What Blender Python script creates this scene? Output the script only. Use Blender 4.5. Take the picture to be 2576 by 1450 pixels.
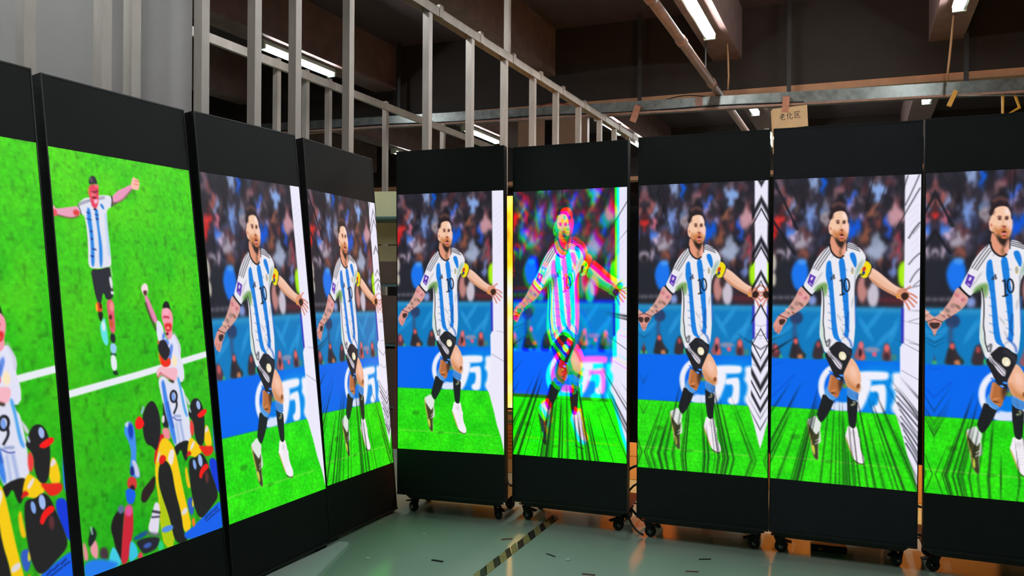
import bpy, math, random
import numpy as np
from mathutils import Matrix, Vector

random.seed(7)
rng = np.random.default_rng(11)
scene = bpy.context.scene
C = scene.collection
for o in list(bpy.data.objects):
    bpy.data.objects.remove(o, do_unlink=True)

# ------------------------------------------------------------------ camera
cam_d = bpy.data.cameras.new('camera')
cam_d.sensor_width = 36.0
cam_d.lens = 1951.0 / 2576.0 * 36.0
cam_d.clip_start = 0.05
cam_d.clip_end = 120
cam = bpy.data.objects.new('camera', cam_d)
C.objects.link(cam)
cam.matrix_world = (Matrix.Translation((0, 0, 1.311)) @ Matrix.Rotation(math.radians(90.03), 4, 'X')
                    @ Matrix.Rotation(math.radians(0.36), 4, 'Z'))
scene.camera = cam

# ------------------------------------------------------------------ world, exposure
world = bpy.data.worlds.new('world')
scene.world = world
world.use_nodes = True
wb = world.node_tree.nodes.get('Background')
wb.inputs['Color'].default_value = (0.5, 0.55, 0.6, 1)
wb.inputs['Strength'].default_value = 0.02
scene.view_settings.view_transform = 'Standard'
scene.view_settings.look = 'None'
scene.view_settings.exposure = 0.0
scene.view_settings.gamma = 1.0
scene.view_settings.use_curve_mapping = False

TUBE_POWER = 135.0        # radiance of a lit fluorescent tube
SCREEN_POWER = 1.0       # radiance of a white LED pixel
ORANGE_POWER = 2.5       # the orange panels on the ageing rack are run brighter

AMBER_POWER = 7.0        # unseen panels facing backwards, added to warm cartons, floor and beams

# ------------------------------------------------------------------ building axes
A24 = math.radians(24.2)
D1 = Vector((math.sin(A24), math.cos(A24), 0))     # along partitions and secondary beams
D2 = Vector((math.cos(A24), -math.sin(A24), 0))    # across
YAW1 = math.pi / 2 - A24                            # local x -> D1
YAW2 = -A24                                         # local x -> D2
A20 = math.radians(-20)
DT = Vector((math.cos(A20), math.sin(A20), 0))      # main beam and cable tray direction
C0 = Vector((2.363, 8.583, 0))                      # foot of the lamp beam at the main beam
P1 = Vector((-1.394, 3.777, 0))                     # a point of the stud partition

# ------------------------------------------------------------------ materials
def lin(c):
    return tuple(((x / 255.0) / 12.92 if x / 255.0 <= 0.04045 else ((x / 255.0 + 0.055) / 1.055) ** 2.4) for x in c)

def mat(name, col, rough=0.6, metal=0.0, noise=0.0, nscale=8.0, bump=0.0, spec=0.5, col2=None, coat=0.0, stretch=None, rvar=0.0):
    m = bpy.data.materials.new(name)
    m.use_nodes = True
    nt = m.node_tree
    b = nt.nodes['Principled BSDF']
    b.inputs['Base Color'].default_value = (*col, 1)
    b.inputs['Roughness'].default_value = rough
    b.inputs['Metallic'].default_value = metal
    b.inputs['Specular IOR Level'].default_value = spec
    if coat:
        b.inputs['Coat Weight'].default_value = coat
        b.inputs['Coat Roughness'].default_value = 0.12
    if noise or bump or rvar:
        tc = nt.nodes.new('ShaderNodeTexCoord')
        mp = nt.nodes.new('ShaderNodeMapping')
        if stretch:
            mp.inputs['Scale'].default_value = stretch
        nz = nt.nodes.new('ShaderNodeTexNoise')
        nz.inputs['Scale'].default_value = nscale
        nz.inputs['Detail'].default_value = 6
        nz.inputs['Roughness'].default_value = 0.6
        nt.links.new(tc.outputs['Object'], mp.inputs['Vector'])
        nt.links.new(mp.outputs['Vector'], nz.inputs['Vector'])
        if noise:
            rp = nt.nodes.new('ShaderNodeValToRGB')
            c2 = col2 if col2 else tuple(x * (1 - noise) for x in col)
            rp.color_ramp.elements[0].position = 0.3
            rp.color_ramp.elements[1].position = 0.7
            rp.color_ramp.elements[0].color = (*c2, 1)
            rp.color_ramp.elements[1].color = (*col, 1)
            nt.links.new(nz.outputs['Fac'], rp.inputs['Fac'])
            nt.links.new(rp.outputs['Color'], b.inputs['Base Color'])
        if rvar:
            mr = nt.nodes.new('ShaderNodeMapRange')
            mr.inputs['To Min'].default_value = max(0.02, rough - rvar)
            mr.inputs['To Max'].default_value = rough + rvar
            nt.links.new(nz.outputs['Fac'], mr.inputs['Value'])
            nt.links.new(mr.outputs['Result'], b.inputs['Roughness'])
        if bump:
            bp = nt.nodes.new('ShaderNodeBump')
            bp.inputs['Strength'].default_value = bump
            bp.inputs['Distance'].default_value = 0.02
            nt.links.new(nz.outputs['Fac'], bp.inputs['Height'])
            nt.links.new(bp.outputs['Normal'], b.inputs['Normal'])
    return m

def emit_mat(name, col, strength):
    m = mat(name, (0.8, 0.8, 0.8), 0.3)
    b = m.node_tree.nodes['Principled BSDF']
    b.inputs['Emission Color'].default_value = (*col, 1)
    b.inputs['Emission Strength'].default_value = strength
    return m

M = {}
M['floor'] = mat('floor_epoxy', (0.47, 0.59, 0.47), 0.13, noise=0.35, nscale=1.6, col2=(0.42, 0.53, 0.43), bump=0.015, spec=0.5, rvar=0.05)
M['lit_underside'] = mat('lit_underside_strip', (0.62, 0.29, 0.15), 0.7, noise=0.25, nscale=6)
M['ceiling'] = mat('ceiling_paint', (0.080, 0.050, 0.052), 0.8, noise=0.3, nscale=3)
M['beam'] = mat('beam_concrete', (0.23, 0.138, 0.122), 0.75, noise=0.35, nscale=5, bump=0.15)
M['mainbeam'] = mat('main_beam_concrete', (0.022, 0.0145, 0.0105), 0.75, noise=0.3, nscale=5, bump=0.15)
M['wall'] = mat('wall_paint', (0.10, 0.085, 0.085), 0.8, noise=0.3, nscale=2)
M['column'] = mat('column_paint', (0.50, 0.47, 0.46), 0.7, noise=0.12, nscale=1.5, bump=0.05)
M['pinkwall'] = mat('far_wall_paint', (0.78, 0.60, 0.58), 0.7, noise=0.15, nscale=2)
M['galv'] = mat('galvanised_steel', (0.34, 0.35, 0.34), 0.42, metal=0.75, noise=0.4, nscale=14, bump=0.05, rvar=0.1)
M['stud'] = mat('stud_steel', (0.62, 0.545, 0.485), 0.5, metal=0.2, noise=0.35, nscale=9, stretch=(1, 1, 0.25), rvar=0.1)
M['tray'] = mat('tray_steel', (0.30, 0.32, 0.31), 0.38, metal=0.7, noise=0.55, nscale=10, bump=0.08, rvar=0.12)
M['rust'] = mat('painted_pipe', (0.36, 0.20, 0.15), 0.55, noise=0.4, nscale=12, bump=0.1)
M['orangewood'] = mat('orange_wedge', (0.55, 0.25, 0.17), 0.7, noise=0.3, nscale=20)
M['yellow'] = mat('yellow_bracket', (0.70, 0.36, 0.04), 0.5, noise=0.2, nscale=14)
M['rod'] = mat('dark_rod', (0.02, 0.02, 0.02), 0.6)
M['black'] = mat('black_powder_coat', (0.010, 0.010, 0.011), 0.45, spec=0.4)
M['panel'] = mat('black_mask_panel', (0.008, 0.011, 0.011), 0.6, spec=0.3, noise=0.15, nscale=2)
M['panel_l'] = mat('charcoal_mask_panel', (0.0105, 0.0098, 0.0103), 0.65, spec=0.2, noise=0.12, nscale=2)
M['panel_b'] = mat('bluish_sheen_panel', (0.016, 0.016, 0.022), 0.55, spec=0.3, noise=0.12, nscale=2)  # blue-black, base colour lifted to stand for the sheen on these panels
M['rubber'] = mat('caster_rubber', (0.012, 0.012, 0.012), 0.6)
M['chrome'] = mat('caster_steel', (0.45, 0.45, 0.46), 0.3, metal=0.9)
M['cable'] = mat('black_cable', (0.012, 0.012, 0.012), 0.5)
M['redcable'] = mat('red_cable', (0.35, 0.05, 0.02), 0.5)
M['tan_cable'] = mat('tan_conduit', (0.42, 0.24, 0.13), 0.6)
M['card'] = mat('cardboard', (0.46, 0.27, 0.12), 0.8, noise=0.2, nscale=12)
M['card_o'] = mat('orange_carton', (0.62, 0.23, 0.05), 0.75, noise=0.15, nscale=9)
M['card_r'] = mat('red_carton', (0.62, 0.02, 0.015), 0.6, noise=0.15, nscale=9)
M['card_b'] = mat('beige_carton', (0.60, 0.40, 0.20), 0.8, noise=0.15, nscale=9)
M['card_d'] = mat('brown_carton', (0.13, 0.085, 0.065), 0.8, noise=0.25, nscale=9)
M['card_red'] = mat('reddish_board', (0.22, 0.075, 0.05), 0.7, noise=0.25, nscale=9)
M['greentape'] = mat('green_tape', (0.10, 0.20, 0.08), 0.5)
M['cream'] = mat('cream_panel', (0.86, 0.84, 0.50), 0.6, noise=0.1, nscale=4)
M['teal'] = mat('teal_edge', (0.08, 0.18, 0.18), 0.5)
M['sign'] = mat('sign_card', (0.62, 0.43, 0.24), 0.75, noise=0.15, nscale=10)
M['ink'] = mat('marker_ink', (0.015, 0.012, 0.012), 0.7)
M['whiteboard'] = mat('white_sheet', (0.86, 0.90, 0.87), 0.35, noise=0.06, nscale=3)
M['tape_y'] = mat('hazard_tape_yellow', (0.42, 0.33, 0.10), 0.5, noise=0.5, nscale=40, col2=(0.22, 0.20, 0.10))
M['tape_k'] = mat('hazard_tape_black', (0.035, 0.032, 0.028), 0.5, noise=0.4, nscale=40)
M['housing'] = mat('lamp_housing', (0.62, 0.72, 0.62), 0.4)
M['tube'] = emit_mat('lit_tube', (0.93, 0.98, 1.0), TUBE_POWER)
M['tube_off'] = mat('spare_tube', (0.75, 0.80, 0.74), 0.25)
M['debris_d'] = mat('dark_scrap', (0.03, 0.028, 0.025), 0.7)
M['debris_w'] = mat('white_scrap', (0.65, 0.68, 0.64), 0.7)
M['debris_r'] = mat('red_scrap', (0.20, 0.05, 0.04), 0.7)
M['glassdark'] = mat('dark_pane', (0.02, 0.022, 0.028), 0.15)
M['blackshoe'] = mat('black_plastic', (0.012, 0.012, 0.012), 0.4)

def led_material(name, power):
    m = bpy.data.materials.new(name)
    m.use_nodes = True
    nt = m.node_tree
    b = nt.nodes['Principled BSDF']
    b.inputs['Base Color'].default_value = (0.012, 0.012, 0.013, 1)
    b.inputs['Roughness'].default_value = 0.5
    b.inputs['Specular IOR Level'].default_value = 0.25
    at = nt.nodes.new('ShaderNodeAttribute')
    at.attribute_type = 'GEOMETRY'
    at.attribute_name = 'led'
    nt.links.new(at.outputs['Color'], b.inputs['Emission Color'])
    b.inputs['Emission Strength'].default_value = power
    try:
        m.cycles.emission_sampling = 'NONE'
    except Exception:
        pass
    return m
M['led'] = led_material('led_pixels', SCREEN_POWER)
M['led_amber'] = led_material('led_pixels_amber', AMBER_POWER)
M['led_orange'] = led_material('led_pixels_orange', ORANGE_POWER)

# ------------------------------------------------------------------ mesh helpers
class MB:
    def __init__(self):
        self.v = []
        self.f = []
    def box(self, x0, x1, y0, y1, z0, z1, mx=None):
        n = len(self.v)
        p = [(x, y, z) for z in (z0, z1) for y in (y0, y1) for x in (x0, x1)]
        if mx is not None:
            p = [tuple(mx @ Vector(q)) for q in p]
        self.v += p
        self.f += [tuple(n + i for i in q) for q in
                   ((0, 2, 3, 1), (4, 5, 7, 6), (0, 1, 5, 4), (2, 6, 7, 3), (0, 4, 6, 2), (1, 3, 7, 5))]
        return self
    def prism(self, poly, z0, z1, mx=None):
        """extrude a 2-D polygon (x, y; counter-clockwise) from z0 to z1"""
        n = len(self.v)
        k = len(poly)
        p = [(x, y, z0) for x, y in poly] + [(x, y, z1) for x, y in poly]
        if mx is not None:
            p = [tuple(mx @ Vector(q)) for q in p]
        self.v += p
        self.f.append(tuple(n + i for i in reversed(range(k))))
        self.f.append(tuple(n + k + i for i in range(k)))
        for i in range(k):
            j = (i + 1) % k
            self.f.append((n + i, n + j, n + k + j, n + k + i))
        return self
    def tube(self, pts, r, seg=10, caps=True):
        pts = [Vector(p) for p in pts]
        n0 = len(self.v)
        ref = None
        for i, p in enumerate(pts):
            t = (pts[min(i + 1, len(pts) - 1)] - pts[max(i - 1, 0)]).normalized()
            if ref is None:
                ref = t.orthogonal().normalized()
            ref = (ref - t * ref.dot(t)).normalized()
            b = t.cross(ref)
            rr = r[i] if isinstance(r, (list, tuple)) else r
            for k in range(seg):
                a = 2 * math.pi * k / seg
                self.v.append(tuple(p + ref * (rr * math.cos(a)) + b * (rr * math.sin(a))))
        for i in range(len(pts) - 1):
            for k in range(seg):
                k2 = (k + 1) % seg
                a = n0 + i * seg
                self.f.append((a + k, a + k2, a + seg + k2, a + seg + k))
        if caps:
            self.f.append(tuple(n0 + k for k in reversed(range(seg))))
            e = n0 + (len(pts) - 1) * seg
            self.f.append(tuple(e + k for k in range(seg)))
        return self
    def mesh(self, name, m, smooth=False):
        me = bpy.data.meshes.new(name)
        me.from_pydata(self.v, [], self.f)
        me.validate()
        me.update()
        if m is not None:
            me.materials.append(M[m] if isinstance(m, str) else m)
        if smooth:
            me.polygons.foreach_set('use_smooth', [True] * len(me.polygons))
        return me

def obj(name, me, parent=None, loc=None, rot=None):
    o = bpy.data.objects.new(name, me)
    C.objects.link(o)
    if parent:
        o.parent = parent
    if loc is not None:
        o.location = loc
    if rot is not None:
        o.rotation_euler = rot
    return o

def tag(o, label, cat, group=None):
    o['label'] = label
    o['category'] = cat
    if group:
        o['group'] = group
    return o

def struct(o, label=None):
    o['kind'] = 'structure'
    if label:
        o['label'] = label
    return o

def bevel(o, w, seg=2):
    md = o.modifiers.new('bevel', 'BEVEL')
    md.width = w
    md.segments = seg
    md.limit_method = 'ANGLE'
    return o

def yaw_mx(p, yaw):
    return Matrix.Translation(p) @ Matrix.Rotation(yaw, 4, 'Z')

# ------------------------------------------------------------------ LED pictures
class Paint:
    """soft-edged polygon painter on a display-referred canvas; poly coordinates are mapped by self.tf to 0..1"""
    def __init__(self, W, H):
        self.W, self.H = W, H
        self.c = np.zeros((H, W, 3), np.float32)
        self.tf = None
    def set_h(self, src):
        """homography from four source corners TL TR BL BR to the unit square"""
        dst = [(0, 0), (1, 0), (0, 1), (1, 1)]
        Am, bm = [], []
        for (x, y), (u, v) in zip(src, dst):
            Am.append([x, y, 1, 0, 0, 0, -u * x, -u * y]); bm.append(u)
            Am.append([0, 0, 0, x, y, 1, -v * x, -v * y]); bm.append(v)
        hm = np.linalg.solve(np.array(Am, float), np.array(bm, float))
        self.Hm = np.append(hm, 1).reshape(3, 3)
    def crop(self, x0, y0, s):
        self.cr = (x0, y0, s)
    def pts(self, P, cr=None):
        x0, y0, s = cr or self.cr
        P = np.asarray(P, float)
        q = np.stack([P[:, 0] / s + x0, P[:, 1] / s + y0, np.ones(len(P))], 1) @ self.Hm.T
        return q[:, :2] / q[:, 2:] * np.array([self.W, self.H])
    @staticmethod
    def chaikin(P, it=2, closed=True):
        for _ in range(it):
            if closed:
                Q = np.roll(P, -1, 0)
                P = np.stack([P * .75 + Q * .25, P * .25 + Q * .75], 1).reshape(-1, 2)
            else:
                a, b = P[:-1], P[1:]
                m = np.stack([a * .75 + b * .25, a * .25 + b * .75], 1).reshape(-1, 2)
                P = np.vstack([P[:1], m, P[-1:]])
        return P
    def blend(self, x0, x1, y0, y1, a, col):
        col = np.asarray(col, np.float32) / 255.0
        s = self.c[y0:y1, x0:x1]
        s += (col - s) * a[..., None].astype(np.float32)
    def poly(self, P, col, soft=1.2, sharp=False, alpha=1.0, cr=None):
        P = self.pts(P, cr)
        if not sharp:
            P = self.chaikin(P, 2 if len(P) < 14 else 1)
        pad = soft + 1
        x0 = int(max(0, P[:, 0].min() - pad)); x1 = int(min(self.W, P[:, 0].max() + pad + 2))
        y0 = int(max(0, P[:, 1].min() - pad)); y1 = int(min(self.H, P[:, 1].max() + pad + 2))
        if x1 <= x0 or y1 <= y0:
            return
        X, Y = np.meshgrid(np.arange(x0, x1, dtype=np.float32) + .5, np.arange(y0, y1, dtype=np.float32) + .5)
        d2 = np.full(X.shape, 1e9, np.float32)
        ins = np.zeros(X.shape, bool)
        n = len(P)
        for i in range(n):
            ax, ay = P[i]
            bx, by = P[(i + 1) % n]
            dx, dy = bx - ax, by - ay
            L = dx * dx + dy * dy
            if L < 1e-9:
                continue
            t = np.clip(((X - ax) * dx + (Y - ay) * dy) / L, 0, 1)
            np.minimum(d2, (X - ax - t * dx) ** 2 + (Y - ay - t * dy) ** 2, out=d2)
            if ay != by:
                ins ^= ((ay > Y) != (by > Y)) & (X < (bx - ax) * (Y - ay) / (by - ay) + ax)
        sd = np.sqrt(d2) * np.where(ins, 1, -1)
        self.blend(x0, x1, y0, y1, np.clip(.5 + sd / soft, 0, 1) * alpha, col)
    def line(self, P, w, col, soft=1.2, alpha=1.0, smooth=True, cr=None):
        """stroke; w in crop pixels"""
        s = (cr or self.cr)[2]
        p0 = self.pts(P, cr)
        if smooth and len(p0) > 2:
            p0 = self.chaikin(p0, 2, False)
        sc = self.W / self.px_w
        r = w / s * sc / 2
        pad = r + soft + 1
        x0 = int(max(0, p0[:, 0].min() - pad)); x1 = int(min(self.W, p0[:, 0].max() + pad + 2))
        y0 = int(max(0, p0[:, 1].min() - pad)); y1 = int(min(self.H, p0[:, 1].max() + pad + 2))
        if x1 <= x0 or y1 <= y0:
            return
        X, Y = np.meshgrid(np.arange(x0, x1, dtype=np.float32) + .5, np.arange(y0, y1, dtype=np.float32) + .5)
        d2 = np.full(X.shape, 1e9, np.float32)
        for i in range(len(p0) - 1):
            ax, ay = p0[i]
            dx, dy = p0[i + 1] - p0[i]
            L = dx * dx + dy * dy + 1e-9
            t = np.clip(((X - ax) * dx + (Y - ay) * dy) / L, 0, 1)
            np.minimum(d2, (X - ax - t * dx) ** 2 + (Y - ay - t * dy) ** 2, out=d2)
        self.blend(x0, x1, y0, y1, np.clip(.5 + (r - np.sqrt(d2)) / soft, 0, 1) * alpha, col)
    def blur(self, sx, sy):
        def g(a, s, ax):
            r = int(s * 2.5) + 1
            k = np.exp(-.5 * (np.arange(-r, r + 1) / s) ** 2); k /= k.sum()
            pad = [(0, 0)] * 3; pad[ax] = (r, r)
            b = np.pad(a, pad, 'edge'); n = a.shape[ax]
            return sum(w * np.take(b, range(i, i + n), ax) for i, w in enumerate(k)).astype(np.float32)
        self.c = g(g(self.c, sx, 1), sy, 0)
    def blob(self, cx, cy, rx, ry, col, soft=0.5, ang=0.0, alpha=1.0, cr=None):
        """soft ellipse; radii in crop pixels; soft = share of the radius that fades"""
        s = (cr or self.cr)[2]
        p = self.pts([(cx, cy)], cr)[0]
        sc = self.W / self.px_w / s
        rx, ry = rx * sc, ry * sc
        R = max(rx, ry) * (1 + soft) + 2
        x0 = int(max(0, p[0] - R)); x1 = int(min(self.W, p[0] + R + 1))
        y0 = int(max(0, p[1] - R)); y1 = int(min(self.H, p[1] + R + 1))
        if x1 <= x0 or y1 <= y0:
            return
        X, Y = np.meshgrid(np.arange(x0, x1) + .5 - p[0], np.arange(y0, y1) + .5 - p[1])
        ca, sa = math.cos(ang), math.sin(ang)
        r = np.sqrt(((X * ca + Y * sa) / rx) ** 2 + ((-X * sa + Y * ca) / ry) ** 2)
        a = np.clip((1 + soft * .5 - r) / max(soft, 1e-3), 0, 1)
        self.blend(x0, x1, y0, y1, a * a * (3 - 2 * a) * alpha, col)

def vnoise(H, W, gy, gx, seed):
    """smooth value noise of about gy x gx cells"""
    r = np.random.default_rng(seed)
    g = r.random((gy + 2, gx + 2)).astype(np.float32)
    y = np.linspace(0, gy, H, dtype=np.float32); x = np.linspace(0, gx, W, dtype=np.float32)
    yi = y.astype(int); xi = x.astype(int)
    fy = y - yi; fx = x - xi
    fy = (fy * fy * (3 - 2 * fy))[:, None]; fx = (fx * fx * (3 - 2 * fx))[None]
    a = g[yi][:, xi]; b = g[yi][:, xi + 1]; c = g[yi + 1][:, xi]; d = g[yi + 1][:, xi + 1]
    return (a * (1 - fx) + b * fx) * (1 - fy) + (c * (1 - fx) + d * fx) * fy

CW, CH = 400, 912

def sample(img, u, v):
    H, W = img.shape[:2]
    x = np.clip(u * W - .5, 0, W - 1.001); y = np.clip(v * H - .5, 0, H - 1.001)
    xi = x.astype(int); yi = y.astype(int)
    fx = (x - xi)[..., None]; fy = (y - yi)[..., None]
    return (img[yi, xi] * (1 - fx) + img[yi, xi + 1] * fx) * (1 - fy) + (img[yi + 1, xi] * (1 - fx) + img[yi + 1, xi + 1] * fx) * fy


def picture_player():
    p = Paint(CW, CH)
    p.px_w = 373.0
    p.set_h([(1948, 453), (2321, 438.5), (1935.5, 1203.4), (2307, 1238.5)])
    Z = (1930, 420, 3.625)
    F = (2070, 500, 9.0625)
    G = (1995, 840, 7.25)
    p.cr = Z
    # crowd
    n = vnoise(CH, CW, 60, 42, 1)[..., None]; n2 = vnoise(CH, CW, 24, 30, 2)[..., None]
    base = np.array([36, 34, 44], np.float32) / 255
    p.c[:] = base * (.62 + .7 * n) + np.array([.12, .05, .05]) * np.clip(n2 - .55, 0, 1) * 1.6
    r = random.Random(5)
    cols = [(120, 90, 100), (150, 110, 110), (90, 110, 170), (130, 70, 60), (70, 80, 130), (170, 150, 165), (150, 60, 60), (60, 60, 75), (28, 28, 36), (24, 24, 32)]
    for i in range(170):
        x = r.uniform(20, 1420); y = r.uniform(60, 1000)
        p.blob(x, y, r.uniform(12, 30), r.uniform(25, 75), r.choice(cols), .9, r.uniform(-.3, .5), r.uniform(.25, .65))
    for b in [(120, 190, 45, 80, (115, 90, 105)), (150, 240, 40, 50, (120, 70, 75)), (430, 160, 22, 80, (140, 160, 205), -.15), (515, 180, 36, 95, (10, 92, 228), .08, .35),
              (380, 440, 45, 120, (115, 145, 210), .1), (100, 470, 40, 85, (225, 45, 42), .5), (80, 590, 32, 55, (215, 30, 30)), (190, 315, 28, 60, (190, 95, 85)),
              (235, 370, 22, 65, (150, 165, 215)), (215, 490, 38, 60, (205, 110, 135)), (185, 600, 38, 50, (70, 130, 240)), (235, 645, 28, 45, (205, 180, 210)),
              (335, 690, 62, 55, (165, 155, 170)), (330, 590, 40, 45, (95, 65, 70)), (330, 800, 46, 62, (130, 75, 65)), (650, 210, 35, 60, (140, 95, 105)), (690, 170, 30, 40, (110, 60, 70)),
              (775, 275, 48, 35, (45, 95, 225), -.5), (755, 345, 35, 45, (160, 150, 210)), (790, 590, 42, 115, (12, 85, 215), .35, .35), (865, 445, 30, 50, (150, 140, 200)),
              (1030, 225, 52, 100, (135, 168, 226), .15), (985, 390, 28, 80, (150, 90, 70), .75, .4), (1190, 450, 78, 80, (195, 145, 155)), (1105, 545, 22, 90, (35, 85, 215)),
              (990, 780, 82, 130, (158, 168, 195), 0, .4), (985, 680, 40, 55, (140, 150, 175)), (900, 620, 30, 90, (135, 80, 62), .3), (1020, 500, 25, 70, (120, 60, 55)),
              (1220, 740, 26, 130, (180, 65, 85)), (1165, 930, 24, 90, (115, 135, 200)), (1060, 900, 22, 60, (140, 80, 70)), (530, 470, 30, 60, (175, 165, 175)), (510, 390, 22, 40, (90, 130, 180)),
              (120, 790, 22, 50, (190, 175, 195)), (195, 790, 25, 55, (185, 165, 185))]:
        p.blob(b[0], b[1], b[2], b[3], b[4], b[6] if len(b) > 6 else .7, b[5] if len(b) > 5 else 0)
    p.blur(2.4, 4.5)
    gu, gv = np.meshgrid((np.arange(CW) + .5) / CW, (np.arange(CH) + .5) / CH)
    p.c = sample(p.c, gu + .055 * (vnoise(CH, CW, 46, 26, 61) - .5) + .03 * (vnoise(CH, CW, 110, 50, 62) - .5),
                 gv + .03 * (vnoise(CH, CW, 40, 30, 63) - .5) + .016 * (vnoise(CH, CW, 90, 60, 64) - .5)).astype(np.float32)
    p.blur(1.0, 2.4)
    # dark fence under the crowd, then the blue steward and other low figures
    p.poly([(40, 850), (520, 830), (520, 1290), (40, 1290)], (34, 35, 44), 24, alpha=.9)
    p.poly([(1060, 1090), (1270, 1080), (1270, 1300), (1040, 1300)], (60, 36, 44), 20, alpha=.85)
    p.blob(60, 880, 24, 90, (185, 175, 165), .3); p.blob(60, 1030, 20, 70, (195, 185, 170), .35)
    p.poly([(225, 930), (270, 850), (340, 850), (380, 930), (370, 1040), (310, 1130), (255, 1130), (215, 1010)], (22, 115, 236), 7)
    p.blob(320, 870, 45, 30, (70, 150, 240), .6)
    p.blob(970, 1170, 52, 125, (200, 190, 205), .4); p.blob(870, 1120, 45, 130, (190, 130, 125), .5); p.blob(920, 1060, 30, 60, (60, 45, 50), .6)
    for x in range(60, 420, 60):
        p.blob(x, 1195, 32, 16, (105, 100, 112), .8)
    p.blob(410, 1220, 40, 50, (130, 150, 210), .8)
    p.line([(1040, 1215), (1250, 1225)], 26, (125, 40, 52), 12, .8)
    p.poly([(1195, 950), (1225, 870), (1290, 855), (1290, 1105), (1210, 1100)], (168, 236, 18), 5)
    p.blur(2.0, 3.5)
    # teal perimeter board
    p.poly([(0, 1268), (1500, 1296), (1500, 1830), (0, 1790)], (12, 122, 190), 8, True)
    p.line([(0, 1290), (1300, 1312)], 34, (70, 165, 205), 22, .7)
    for x, y, a in [(150, 1500, .8), (420, 1460, .5), (900, 1480, -.5), (1080, 1560, .7), (1160, 1500, .3), (980, 1400, .6)]:
        p.blob(x, y, 26, 130, (50, 160, 225), .9, a, .55)
    p.blob(265, 1380, 62, 66, (38, 62, 105), .45); p.line([(250, 1420), (245, 1560)], 34, (60, 70, 110), 12, .8)
    p.blob(150, 1400, 25, 60, (20, 120, 90), .9, .9, .6)
    # photographers behind the blue board
    for P, c in [([(185, 1760), (215, 1660), (245, 1560), (275, 1560), (290, 1640), (335, 1700), (345, 1760)], (52, 42, 48)),
                 ([(400, 1762), (425, 1640), (455, 1580), (490, 1580), (515, 1640), (520, 1762)], (56, 44, 50)),
                 ([(20, 1745), (35, 1620), (80, 1610), (120, 1700), (120, 1750)], (90, 50, 60)),
                 ([(775, 1765), (820, 1660), (845, 1590), (880, 1600), (890, 1680), (910, 1778)], (150, 85, 95)),
                 ([(1040, 1780), (1060, 1660), (1080, 1610), (1112, 1615), (1135, 1700), (1150, 1785)], (120, 65, 70))]:
        p.poly(P, c, 8)
    for b in [(258, 1595, 22, 30, (215, 90, 90)), (465, 1625, 18, 32, (170, 70, 75)), (75, 1660, 22, 40, (190, 90, 95)), (858, 1630, 22, 36, (220, 110, 120)), (870, 1740, 22, 34, (215, 95, 85)),
              (1095, 1655, 24, 36, (225, 100, 100)), (1090, 1740, 26, 40, (70, 38, 45)), (850, 1700, 14, 40, (50, 30, 40)), (980, 1712, 22, 24, (235, 90, 125)), (1160, 1740, 26, 30, (60, 130, 130)),
              (960, 1670, 70, 28, (130, 140, 175)), (300, 1735, 30, 26, (190, 120, 80)), (335, 1725, 18, 28, (40, 60, 60)), (120, 1735, 15, 22, (60, 170, 110)), (520, 1725, 14, 26, (40, 180, 110)), (240, 1680, 26, 70, (44, 40, 46))]:
        p.blob(b[0], b[1], b[2], b[3], b[4], .6)
    p.blur(1.6, 2.4)
    # blue advertising board with white characters
    p.poly([(-20, 1748), (1500, 1790), (1500, 2290), (-20, 2186)], (0, 102, 236), 6, True)
    p.blob(1050, 2050, 330, 260, (0, 150, 232), .9, 0, .75)
    for q in range(26):                                       # ring, left arc
        a0 = math.radians(95 + q * 7.2); a1 = math.radians(95 + (q + 1) * 7.2)
        p.line([(655 + 165 * math.cos(a0), 2010 - 190 * math.sin(a0)), (655 + 165 * math.cos(a1), 2010 - 190 * math.sin(a1))], 44, (238, 238, 252), 9)
    wh = (240, 240, 252)
    p.poly([(800, 1890), (850, 1865), (1085, 1868), (1115, 1890), (1110, 1930), (1080, 1950), (960, 1950), (830, 1950)], wh, 10)
    p.poly([(830, 1930), (950, 1930), (950, 2010), (920, 2100), (880, 2190), (840, 2240), (760, 2240), (800, 2100)], wh, 10)
    p.poly([(930, 2000), (1040, 1985), (1080, 1990), (1090, 2060), (1085, 2180), (1070, 2245), (1000, 2255), (960, 2225), (965, 2185), (1010, 2170), (1022, 2050), (940, 2060)], wh, 9)
    p.poly([(1140, 1890), (1190, 1875), (1260, 1890), (1260, 2270), (1150, 2250), (1130, 2190), (1160, 2140), (1170, 2060), (1130, 2010), (1150, 1960)], wh, 12)
    p.poly([(600, 2150), (690, 2130), (760, 2160), (770, 2240), (650, 2230), (590, 2215)], (215, 225, 250), 12)
    p.blob(690, 2110, 60, 45, (0, 120, 232), .8)
    p.blob(705, 2000, 30, 24, (80, 150, 90), .6)
    # pitch
    g0 = np.zeros_like(p.c)
    nn = vnoise(CH, CW, 150, 70, 3); n3 = vnoise(CH, CW, 300, 120, 4); n4 = vnoise(CH, CW, 20, 9, 5)
    k = .78 + .16 * nn + .10 * n3 + .14 * n4
    g0[..., 0] = .17 * k + .06 * (n4 - .5); g0[..., 1] = .88 * k; g0[..., 2] = .055 * k
    pl = p.pts([(-40, 2183), (1500, 2284)])
    yy = np.arange(CH)[:, None] + .5; xx = np.arange(CW)[None] + .5
    edge = pl[0, 1] + (pl[1, 1] - pl[0, 1]) * (xx - pl[0, 0]) / (pl[1, 0] - pl[0, 0])
    a = np.clip((yy - edge) / 4 + .5, 0, 1)[..., None]
    p.c = p.c * (1 - a) + g0 * a
    p.line([(20, 2640), (300, 2662), (700, 2700), (1200, 2752)], 11, (150, 225, 90), 3, .55)
    p.blob(250, 2465, 50, 26, (30, 110, 20), .9, 0, .5); p.blob(560, 2690, 40, 20, (30, 130, 20), .9, 0, .5)
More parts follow.
